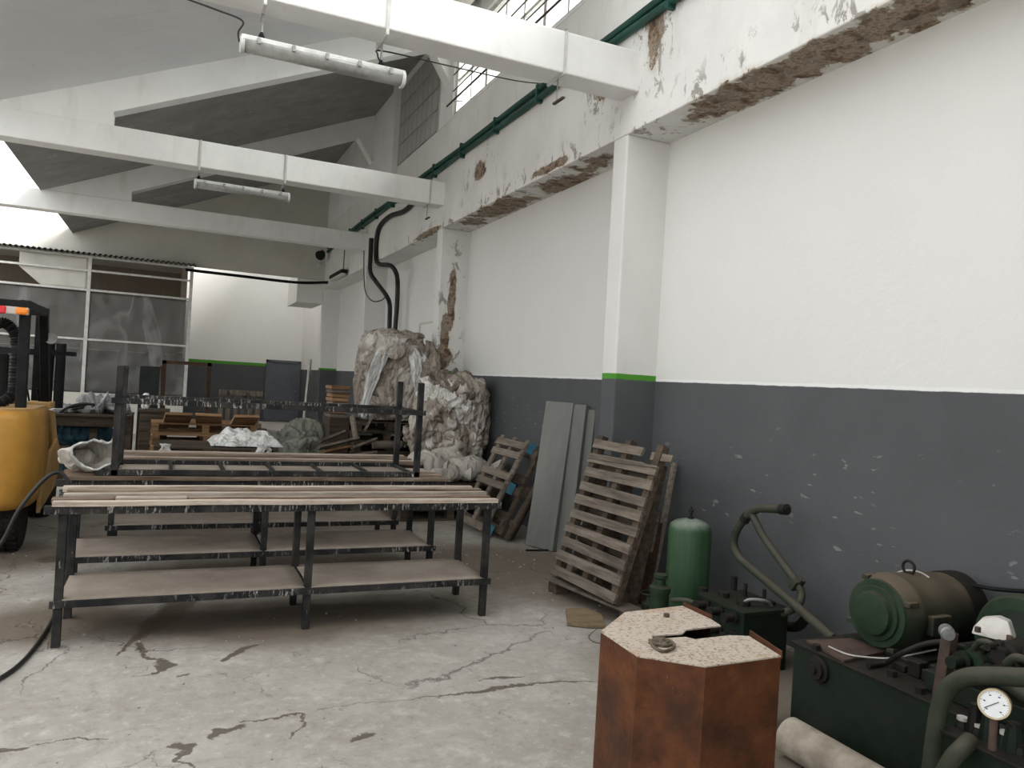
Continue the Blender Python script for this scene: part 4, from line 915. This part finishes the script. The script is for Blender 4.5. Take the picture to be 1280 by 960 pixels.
# big pallets
BL, TR = V((2.955, 5.56, .10)), V((3.30, 5.72, 1.19))
pallet('large_pallet', 'large weathered pallet leaning on the column, slats facing the room', frame(V((2.93, 5.38, .108)), (0.04, -1, 0), (.34, .20, 1.1)), 1.16, .88, 10, 3, 'pallet', seed=81, both=False, gap=.56, solid=True, missing=(9,), h=.10, sm='pallet_dark')
pallet('large_pallet', 'second pallet leaning just behind the large weathered one', frame((3.13, 5.40, .01), (0.04, -1, 0), (.215, .10, 1.1)), 1.08, .80, 6, 3, 'pallet_dark', seed=82, both=False, solid=True)
bp = [o for o in C.objects if o.name == 'large_pallet'][0]
B().prism([(0, 1.05, .08), (.66, 1.05, .08), (.67, 1.115, .08), (0, 1.12, .08)], (0, 0, .02)).build('plank', M['pallet'], bp, world=False)
B().prism([(.0, .955, .1005), (.50, .965, .1005), (.90, .985, .1005), (.72, 1.005, .1005), (0, 1.0, .1005)], (0, 0, .012)).build('split_plank', M['pallet'], bp, world=False)
B().prism([(.74, 1.04, .05), (.98, 1.05, .05), (.98, 1.10, .05), (.74, 1.10, .05)], (0, 0, .02)).build('plank_stub', M['pallet'], bp, world=False)
r = thing('skid_plank', 'low plank skid on the floor that the large pallet stands on', 'skid', (2.85, 4.9, 0))
m_ = frame((2.78, 5.36, 0), (.16, -1, 0), (1, .16, 0))
B().box((0, 0, .085), (.98, .16, .105), m_).build('plank', M['pallet'], r, bevel=.003)
for x in (.02, .86): B().box((x, .02, 0), (x+.10, .15, .085), m_).build('block', M['pallet_dark'], r, bevel=.003)
b = B(); pp = [P0(707, 765), P0(730, 764), P0(752, 772), P0(757, 786), P0(735, 786), P0(709, 783)]; b.prism([p+V((0, 0, .004)) for p in pp], (0, 0, .022))
tag(b.build('board_offcut', M['offcut'], bevel=.004), 'tan board offcut lying on the floor beside the rusty box', 'board')
def lean(label, a, b_, w_, m, n='leaning_board'): return tag(B().bar(a, b_, w_, .025, (1, 0, 0)).build(n, M[m], bevel=.003), label, 'board')
lean('tall narrow plank leaning on the grey wall behind the green tank', (3.42, 4.86, .0), at(843, 579, x=3.76), .055, 'pallet')
lean('dark red-brown plank leaning between the large pallet and green tank', (3.35, 4.86, 0), at(824, 655, x=3.6), .11, 'timber')
lean('dark plank leaning behind the large pallet, upper right', (3.45, 5.02, 0), at(822, 640, x=3.7), .07, 'timber')
lean('splintered short board sticking out at the right of the large pallet', at(812, 690, x=3.3), at(822, 640, x=3.4), .05, 'pallet')

# ------------------------------------------------------------------ green tank
tc_ = at(858, 740, x=3.40); tx, ty = 3.36, at(858, 740, x=3.36).y
r = thing('gas_tank', 'upright green cylindrical pressure tank with domed pale top', 'tank', (tx, ty, 0)); TR_ = .148; TH = .72
B().lathe((tx, ty, .02), (tx, ty, 1), [(0, TR_*.92), (.03, TR_), (TH-.08, TR_), (TH-.035, TR_*.93), (TH-.01, TR_*.7), (TH+.005, TR_*.35), (TH+.008, .01)], 44).build('shell', M['tank'], r, smooth=True)
B().lathe((tx, ty, TH+.02), (tx, ty, 1), [(0, .016), (.012, .022), (.02, .022), (.022, .010), (.05, .010), (.052, .018), (.07, .018), (.075, .006), (.09, .006)], 12).build('top_valve', M['grease'], r, smooth=True)
B().lathe((tx, ty, 0), (tx, ty, .06), [(0, TR_*.8), (.04, TR_*.8)], 30).build('foot_ring', M['green_dark'], r, smooth=True)

def bolts(r, pts, rad=.012, h=.014, m='grease', d=(0, 0, 1)):
    for p in pts: B().cyl(p, V(p)+V(d)*h, rad, n=6).build('bolt', M[m], r)
# small globe valve left of the tank
r = thing('globe_valve', 'small dark green valve with handwheel on the left of the tank', 'valve', at(810, 760, x=3.1))
c = at(812, 752, x=3.12); c.z = .115
B().lathe(c-V((0, 0, .11)), c+V((0, 0, .1)), [(0, .05), (.03, .06), (.06, .035), (.1, .055), (.14, .055), (.16, .03), (.2, .02)], 18).build('valve_body', M['green_dark'], r, smooth=True)
B().tube([c, (tx-.12, ty, .12)], .025, 12, 0).build('pipe', M['rust_bar'], r, smooth=True)
B().tube([c+V((.06*math.cos(k*PI/8), .06*math.sin(k*PI/8), .1)) for k in range(16)], .008, 6, 1, closed=True).build('handwheel', M['green_dark'], r, smooth=True)
# ------------------------------------------------------------------ valve block with bent pipes
r = thing('valve_block', 'greasy green hydraulic valve block with two bent pipes, between tank and motor', 'hydraulic unit', (3.25, 3.75, 0))
x0, x1, y0, y1 = 3.10, 3.44, 3.46, 3.86; zt_ = .37
B().box((x0, y0, 0), (x1, y1, zt_-.02)).build('block', M['green_dark'], r, bevel=.008)
B().box((x0-.015, y0-.015, zt_-.02), (x1+.015, y1+.015, zt_)).build('top_plate', M['green_dark'], r, bevel=.003)
for k, (dx_, dy_, rr, hh) in enumerate(((.06, .45, .03, .02), (.10, .30, .035, .03), (.1, .12, .04, .025), (.28, .1, .035, .02), (.28, .42, .02, .09), (.25, .28, .012, .08), (.33, .2, .012, .06))):
    B().cyl((x0+dx_, y0+dy_, zt_), (x0+dx_, y0+dy_, zt_+hh), rr, n=8).build('cap', M['grease'], r)
for j in range(3):
    for k in range(3):
        p = V((x0, y0+.07+.13*k, .10+.11*j)); B().lathe(p, p-V((.09, 0, 0)), [(0, .036), (.02, .036), (.022, .024), (.07, .024), (.072, .03), (.09, .03)], 10).build('fitting', M['grease'], r, smooth=True)
B().lathe((2.98, 4.12, 0), (2.98, 4.12, .5), [(0, .06), (.30, .06), (.32, .07), (.35, .07), (.36, .035), (.40, .035), (.41, .045), (.43, .045)], 18).build('filter_bowl', M['green'], r, smooth=True)
B().tube([(3.43, 3.60, .22), (3.52, 3.58, .22), (3.56, 3.50, .24), (3.55, 3.42, .33)], .03, 14).build('elbow_pipe', M['grease'], r, smooth=True)
B().tube([(3.09, 3.80, .30), (3.0, 3.86, .33), (2.98, 3.98, .30)], .016, 10).build('elbow_pipe', M['green_pipe'], r, smooth=True)
B().box((3.14, 3.86, 0), (3.40, 4.02, .26)).build('side_block', M['green_dark'], r, bevel=.01)
for k in range(3): B().lathe((3.18+.08*k, 3.94, .26), (3.18+.08*k, 3.94, .36), [(0, .026), (.03, .026), (.032, .018), (.07, .018), (.072, .024), (.09, .024)], 8).build('cap', M['grease'], r)
B().tube([(3.2, 3.6, .37), (3.22, 3.55, .41), (3.3, 3.5, .41), (3.36, 3.52, .37)], .010, 8).build('small_pipe', M['steel'], r, smooth=True)
XP = 3.52
pa = [at(984, 637, x=XP), at(965, 636, x=XP), at(948, 636, x=XP), at(934, 645, x=XP), at(922, 661, x=XP), at(917, 678, x=XP), at(922, 694, x=XP), at(935, 707, x=XP), at(960, 728, x=3.48), at(1000, 762, x=3.4), at(1042, 799, x=3.32)]
B().tube(pa, .027, 14, 5).build('bent_pipe', M['green_pipe'], r, smooth=True)
B().cyl(pa[0]+V((0, -.004, 0)), pa[0]+(pa[0]-pa[1]).normalized()*.006, .018, n=14).build('pipe_bore', M['black'], r)
pa2 = [pa[0]+(pa[1]-pa[0])*.05, pa[0]+(pa[1]-pa[0])*.25]; B().tube([pa[0], pa[0]+(pa[1]-pa[0])*.4], .034, 16, 0).build('collar', M['grease'], r, smooth=True)
B().tube([pa[3], pa[3]+(pa[4]-pa[3])*.35], .033, 16, 0).build('collar', M['grease'], r, smooth=True)
pb = [at(940, 642, x=XP), at(946, 655, x=XP), at(955, 672, x=XP), at(972, 696, x=XP), at(990, 720, x=XP), at(998, 732, x=XP), at(1002, 744, x=XP), at(997, 757, x=3.48), at(985, 764, x=3.42), at(970, 768, x=3.38)]
B().tube(pb, .024, 14, 5).build('bent_pipe', M['green_pipe'], r, smooth=True)
d = (pb[4]-pb[3]).normalized(); fc = at(996, 730, x=XP)
B().cyl(fc-d*.02, fc+d*.02, .055, n=4).build('flange', M['green_pipe'], r, bevel=.004)
bolts(r, [fc+V((0, .035, .0)), fc-V((0, .035, 0))], .009, .03)

# ------------------------------------------------------------------ hydraulic power unit
r = thing('hydraulic_power_unit', 'dark green oil reservoir with a big dusty electric motor on top', 'hydraulic unit', (3.2, 2.0, 0))
hx0, hx1, hy0, hy1, hz_ = 2.85, 3.72, 1.3, 2.82, .425
B().box((hx0, hy0, .06), (hx1, hy1, hz_)).build('reservoir', M['green_dark'], r, bevel=.006)
B().box((hx0-.012, hy0, hz_), (hx1+.01, hy1+.012, hz_+.010)).build('lid', M['grease'], r, bevel=.002)
B().prism([(p.x, p.y, hz_+.012) for p in (at(1008, 806, z=hz_), at(1055, 832, z=hz_), at(1106, 820, z=hz_), at(1072, 803, z=hz_))], (0, 0, .012)).build('cover_plate', M['rust_bar'], r)
for x in (hx0+.05, hx1-.05):
    for y in (hy0+.05, hy1-.05): B().box((x-.04, y-.04, 0), (x+.04, y+.04, .06)).build('foot', M['grease'], r)
sp_ = at(1024, 836, x=hx0)
B().lathe(sp_, sp_-V((.05, 0, 0)), [(0, .062), (.015, .062), (.018, .045), (.035, .045), (.036, .02), (.05, .02)], 20).build('sight_port', M['grease'], r, smooth=True)
bolts(r, [at(1115, 845, z=hz_+.01), at(1020, 812, z=hz_+.01), at(1150, 866, z=hz_+.01)], .022, .025)
# motor
mc = at(1096, 766, x=3.13); mr = .175
mo = B().lathe(mc, mc+V((.6, 0, 0)), [(.0, mr*.90), (.03, mr*1.0), (.07, mr*1.03), (.08, mr*1.06), (.10, mr*1.06), (.11, mr*1.03), (.20, mr*1.03), (.33, mr*1.03), (.34, mr*1.0), (.42, mr*.98), (.46, mr*.96)], 56).build('electric_motor', M['motor'], r, smooth=True)
B().lathe(mc+V((.01, 0, 0)), mc-V((.1, 0, 0)), [(0, mr*.93), (.016, mr*.90), (.018, mr*.74), (.03, mr*.72), (.032, mr*.60), (.055, mr*.57), (.06, mr*.50)], 48).build('end_cover', M['green'], mo, smooth=True)
B().lathe(mc+V((.455, 0, 0)), mc+V((.6, 0, 0)), [(0, mr*1.0), (.10, mr*1.0), (.13, mr*.9), (.14, mr*.5)], 40).build('fan_cowl', M['grease'], mo, smooth=True)
B().tube([mc+V((.20, .032*math.cos(k*PI/6), mr*1.03+.028+.032*math.sin(k*PI/6))) for k in range(12)], .007, 8, 2, closed=True).build('lifting_eye', M['grease'], mo, smooth=True)
B().lathe(mc+V((.20, 0, mr*1.0)), mc+V((.20, 0, mr*1.1)), [(0, .022), (.01, .018)], 10).build('eye_boss', M['grease'], mo)
for k in range(4):
    a_ = PI/4+k*PI/2+.3; p = mc+V((.02, math.cos(a_)*mr*.99, math.sin(a_)*mr*.99)); B().box((p.x-.02, p.y-.02, p.z-.012), (p.x+.045, p.y+.02, p.z+.012)).build('lug', M['motor'], mo, bevel=.004)
for x in (.08, .32): B().prism([(mc.x+x, mc.y-.17, hz_+.02), (mc.x+x, mc.y+.17, hz_+.02), (mc.x+x, mc.y+.10, mc.z-.10), (mc.x+x, mc.y-.10, mc.z-.10)], (.06, 0, 0)).build('motor_foot', M['green_dark'], mo)
B().box((mc.x+.02, mc.y-.2, hz_+.008), (mc.x+.5, mc.y+.2, hz_+.03)).build('motor_base', M['green_dark'], mo, bevel=.003)
B().tube([mc+V((.24+.02*math.sin(a_), math.cos(a_)*(mr*1.04+.004), math.sin(a_)*(mr*1.04+.004))) for a_ in [PI*.62-k*.16 for k in range(16)]], .004, 6, 2).build('loose_wire', M['dusty_white'], mo, smooth=True)
B().box((mc.x+.12, mc.y-.205, mc.z-.06), (mc.x+.25, mc.y-.16, mc.z+.03)).build('terminal_box', M['motor'], mo, bevel=.006)
# hose and cables over the reservoir
B().tube([at(1190, 803, x=2.98), at(1170, 803, x=2.97), at(1150, 807, x=2.95), at(1125, 818, x=2.93), at(1108, 828, z=hz_+.03), at(1085, 832, z=hz_+.025)], .012, 10).build('hose', M['grease'], r, smooth=True)
B().tube([at(1036, 808, z=hz_+.03), at(1060, 818, z=hz_+.03), at(1090, 822, z=hz_+.03), at(1120, 822, z=hz_+.04), at(1170, 812, z=hz_+.05)], .004, 8).build('cable', M['dusty_white'], r, smooth=True)
# rusty standpipe
p0, p1 = at(1176, 858, x=2.93), at(1188, 790, x=2.93); p0.z = hz_
B().bar(p0, p1, .045, .045).build('standpost', M['rust_bar'], r, bevel=.003)
B().lathe(p1+V((0, .02, .0)), p1+V((-.05, -.03, 0)), [(0, .028), (.05, .028), (.055, .022), (.07, .022)], 16).build('pipe_stub', M['steel'], r, smooth=True)
for k in range(6):
    q = at(1130+9*k, 818+4*(k % 3), x=3.05+.04*(k % 2)); q.z = hz_+.012
    B().box((q.x-.03, q.y-.03, hz_+.01), (q.x+.03, q.y+.03, hz_+.04+.02*(k % 3))).build('fitting', M['grease'], r, bevel=.006)
tag(B().tube([mc+V((.5, .02, .13)), at(1240, 736, x=3.66), at(1300, 740, x=3.66)], .010, 8, 3).build('steel_rod', M['black'], smooth=True), 'thin black rod running level behind the motor to the flywheel', 'rod')

# ------------------------------------------------------------------ pump group at the right edge
r = thing('pump_unit', 'greasy green pump with flywheel and dusty white guard at the right edge', 'pump', (3.2, 1.8, 0))
wc = at(1278, 806, x=3.45); B().lathe(wc-V((.03, 0, 0)), wc+V((.09, 0, 0)), [(0, .15), (.004, .20), (.03, .215), (.07, .215), (.09, .20)], 48).build('flywheel', M['green'], r, smooth=True)
B().lathe(wc-V((.034, 0, 0)), wc-V((.06, 0, 0)), [(0, .15), (.02, .06), (.026, .05)], 32).build('flywheel_hub', M['green_dark'], r, smooth=True)
g = at(1242, 792, x=3.02); gp = [at(1214, 792, x=3.02), at(1217, 783, x=3.04), at(1228, 772, x=3.07), at(1246, 771, x=3.08), at(1260, 777, x=3.08), at(1267, 800, x=3.05), at(1262, 804, x=3.0), at(1240, 798, x=3.0)]
B().prism(gp, (.10, .05, -.015)).build('guard_cover', M['dusty_white'], r, bevel=.006)
bolts(r, [at(1222, 790, x=2.99), at(1262, 801, x=2.98)], .012, .02, 'rust_bar')
for (a_, b2, c2, d2, X, dep, m_) in ((1192, 803, 1240, 838, 2.98, .12, 'green_dark'), (1238, 800, 1290, 850, 2.96, .16, 'grease'), (1215, 806, 1236, 815, 2.95, .1, 'grease')):
    p, q = at(a_, b2, x=X), at(c2, d2, x=X); B().box((X, q.y, min(p.z, q.z)), (X+dep, p.y, max(p.z, q.z))).build('pump_body', M[m_], r, bevel=.012)
c = at(1224, 826, x=2.97); B().lathe(c+V((.04, 0, 0)), c-V((.05, 0, 0)), [(0, .075), (.04, .07), (.045, .05), (.08, .045)], 28).build('pump_cover', M['green'], r, smooth=True)
bolts(r, [c+V((-.0, .06*math.cos(k), .06*math.sin(k))) for k in (0, 1.05, 2.1, 3.14, 4.2, 5.25)], .009, .03, d=(-1, 0, 0))
c = at(1256, 818, x=2.93); B().lathe(c+V((.06, 0, 0)), c-V((.05, 0, 0)), [(0, .05), (.06, .05), (.065, .03), (.1, .03)], 20).build('coupling', M['grease'], r, smooth=True)
B().box((2.93, 1.55, hz_+.012), (3.6, 2.18, hz_+.10)).build('pump_base', M['green_dark'], r, bevel=.006)
for k, (px, py, rr, ln) in enumerate(((1205, 826, .03, .10), (1238, 840, .026, .12), (1262, 838, .034, .10), (1275, 852, .024, .12), (1212, 838, .018, .08), (1250, 806, .016, .09))):
    p = at(px, py, x=2.93); B().lathe(p+V((.08, 0, 0)), p-V((ln, 0, 0)), [(0, rr), (.08, rr), (.082, rr*1.35), (.10, rr*1.35), (.102, rr*.8), (.08+ln*.8, rr*.8)], 8 if k % 2 else 16).build('fitting', M['grease' if k % 3 else 'green_dark'], r, smooth=True)
B().tube([at(1216, 812, x=2.94), at(1226, 802, x=2.9), at(1240, 806, x=2.9), at(1246, 822, x=2.92)], .012, 10).build('oil_pipe', M['green_pipe'], r, smooth=True)
B().tube([at(1258, 830, x=2.9), at(1270, 822, x=2.88), at(1290, 828, x=2.9)], .016, 10).build('oil_pipe', M['green_pipe'], r, smooth=True)
# front manifold with bent pipe and gauge
r = thing('gauge_manifold', 'green manifold block with bent pipe and round pressure gauge, bottom right corner', 'hydraulic unit', (2.6, 1.7, 0))
XM = 2.52
q0, q1 = at(1176, 914, x=XM), at(1290, 1000, x=XM)
B().box((XM, q0.y-.62, 0), (XM+.26, q0.y, q0.z)).build('manifold', M['green_dark'], r, bevel=.008)
B().box((XM-.015, q0.y-.60, q0.z-.0), (XM+.26, q0.y-.0, q0.z+.012)).build('manifold_lid', M['grease'], r, bevel=.003)
B().tube([at(1158, 1000, x=XM-.01), at(1164, 960, x=XM), at(1170, 910, x=XM), at(1176, 880, x=XM), at(1188, 858, x=XM), at(1208, 847, x=XM), at(1235, 845, x=XM), at(1300, 848, x=XM)], .030, 18, 6).build('bent_pipe', M['green_pipe'], r, smooth=True)
B().tube([at(1262, 856, x=2.66), at(1275, 866, x=2.66), at(1300, 880, x=2.66)], .022, 14).build('pipe', M['green_pipe'], r, smooth=True)
B().tube([at(1172, 985, x=2.44), at(1188, 952, x=2.44), at(1202, 936, x=2.46), at(1212, 926, x=2.52)], .028, 16).build('elbow_pipe', M['green_pipe'], r, smooth=True)
for (a_, b2, rr, hh) in ((1203, 900, .026, .05), (1223, 908, .026, .05), (1219, 884, .022, .07), (1256, 918, .022, .06), (1276, 934, .022, .05), (1212, 940, .02, .03), (1240, 930, .018, .04), (1268, 908, .03, .05), (1238, 893, .03, .04)):
    p = at(a_, b2, x=XM+.08); B().lathe((p.x, p.y, q0.z), (p.x, p.y, p.z+.01), [(0, rr*1.1), ((p.z-q0.z)*.5, rr), (max(.01, p.z-q0.z+.0), rr*.8)], 8).build('valve_cap', M['grease' if a_ % 2 else 'green_dark'], r)
    B().cyl((p.x, p.y, p.z+.0), (p.x, p.y, p.z+.012), rr*.7, n=10).build('cap_top', M['dusty_white'] if a_ in (1203, 1223, 1256) else M['grease'], r)
gc = at(1243, 880, x=2.46); gd = V((-.86, -.45, .18)).normalized(); gr = .047
ga = B().lathe(gc+gd*-.035, gc, [(0, gr*.92), (.004, gr*.98), (.038, gr), (.046, gr*.98), (.046, gr*.88), (.041, gr*.86)], 40).build('pressure_gauge', M['brass'], r, smooth=True)
gx = gd.cross(V((0, 0, 1))).normalized(); gy = gx.cross(gd)*1
if gy.z < 0: gy = -gy
B().lathe(gc+gd*.006, gc+gd*.009, [(0, gr*.87), (.002, gr*.87)], 36).build('dial', M['dial'], ga)
b = B()
gxr = -gx if gx.dot(R_) < 0 else gx
for k in range(26):
    a_ = math.radians(225-270*k/25); p = gxr*math.cos(a_)+gy*math.sin(a_); L_ = .80 if k % 5 else .70
    b.bar(gc+gd*.0083+p*gr*L_, gc+gd*.0083+p*gr*.84, .0012, .0006, gd)
for k in range(6):
    a_ = math.radians(225-270*k/5); p = (gxr*math.cos(a_)+gy*math.sin(a_))*gr*.58+gc+gd*.0083; b.bar(p-gxr*.003, p+gxr*.003, .0035, .0006, gd)
b.build('scale_marks', M['ink'], ga)
B().bar(gc+gd*.0095+(gxr*.75+gy*.62)*gr*.35, gc+gd*.0095-(gxr*.78+gy*.55)*gr*.7, .0022, .001, gd).build('needle', M['ink'], ga)
B().tube([gc-gd*.01-V((0, 0, gr*.9)), gc-gd*.01-V((0, 0, gr+.10))], .012, 10, 0).build('gauge_stem', M['rust_bar'], r, smooth=True)

# long pipe on the floor
tag(B().lathe((2.655, 1.2, .085), (2.655, 2.62, .085), [(0, .07), (0, .085), (.4, .085), (1.38, .085), (1.42, .085), (1.42, .07)], 32).build('floor_pipe', M['beige'], smooth=True), 'thick dusty beige pipe lying on the floor between rusty box and green reservoir', 'pipe')
b = B()
tag(b.box((2.66, 2.85, 0), (2.80, 2.99, .16)).build('white_box', M['dusty_white'], bevel=.01), 'small dusty white block on the floor behind the rusty box', 'box')

# ------------------------------------------------------------------ rusty box
ZT = .75
r = thing('rusty_steel_box', 'rusty eight-sided steel box with freckled pale top, in the foreground', 'box', (1.65, 2.2, 0))
tp = [at(x, y, z=ZT) for x, y in ((751, 791), (781, 767), (853, 759), (889, 776), (936, 795), (976, 822), (882, 835), (797, 822))]
n = len(tp); cen = sum(tp, V())/n
for k in range(n):
    a_, c_ = tp[k], tp[(k+1) % n]
    if k == 3: continue
    inn = (cen-(a_+c_)/2); inn.z = 0; inn.normalize()
    B().prism([a_, c_, V((c_.x, c_.y, 0)), V((a_.x, a_.y, 0))], inn*.004).build('side_plate', M['rust'], r)
top = [tp[0], tp[1], tp[2], tp[3]]+[at(x, y, z=ZT) for x, y in ((901, 784), (858, 789), (853, 794), (814, 797), (818, 801), (856, 798), (869, 801), (912, 796), (936, 797))]+tp[5:]
top = top[:4]+top[4:]
B().prism([p+V((0, 0, .001)) for p in top], (0, 0, .005)).build('top_plate', M['freckle'], r)
for a_, c_ in ((tp[2], tp[3]), (tp[4], tp[5])): B().bar(a_+V((.004, 0, .008)), c_+V((.004, 0, .008)), .004, .026).build('lip', M['rust'], r)
crumple('rag', 'small oily rag lying at the slot of the rusty box top', 'rag', at(826, 803, z=ZT+.01), (.035, .035, .008), M['rag'], 91, 4, 2, .02, 30, floor=ZT+.0065)
tube_thing('rope_end', 'frayed rope curl on the rusty box beside the rag', 'rope', [at(812, 800, z=ZT+.012), at(818, 809, z=ZT+.012), at(830, 814, z=ZT+.012), at(843, 808, z=ZT+.012), at(836, 800, z=ZT+.014), at(824, 803, z=ZT+.012)], .005, M['rag'])
tag(B().cyl(at(833, 771, z=ZT+.006), at(833, 771, z=ZT+.006)+V((0, 0, .012)), .012, n=6).build('nut', M['rust_bar']), 'single dark nut on the pale top of the rusty box', 'nut')
tube_thing('thin_wire', 'thin wire loop on the floor beside the rusty box', 'wire', [P0(756, 806)+V((0, 0, .004)), P0(742, 803)+V((0, 0, .004)), P0(736, 796)+V((0, 0, .004)), P0(748, 790)+V((0, 0, .03))], .002, M['black_plastic'])

# ------------------------------------------------------------------ rubble crumbs on the floor
rs = random.Random(5); b = B()
for k in range(260):
    if k < 60: x, y, s_ = rs.uniform(2.2, 3.3), rs.uniform(4.4, 7.2), rs.uniform(.003, .010)
    else: x, y, s_ = rs.uniform(-1.5, 3.3), rs.uniform(3.0, 8.5), rs.uniform(.002, .007)
    m_ = Matrix.Translation((x, y, s_*.5)) @ Matrix.Rotation(rs.uniform(0, 3), 4, 'Z') @ Matrix.Rotation(rs.uniform(-.4, .4), 4, 'X')
    b.box((-s_, -s_*rs.uniform(.5, 1), -s_*.5), (s_, s_, s_*.5), m_)
tag(b.build('floor_crumbs', M['pebble']), 'chalky crumbs of plaster scattered over the concrete floor', 'rubble', kind='stuff')
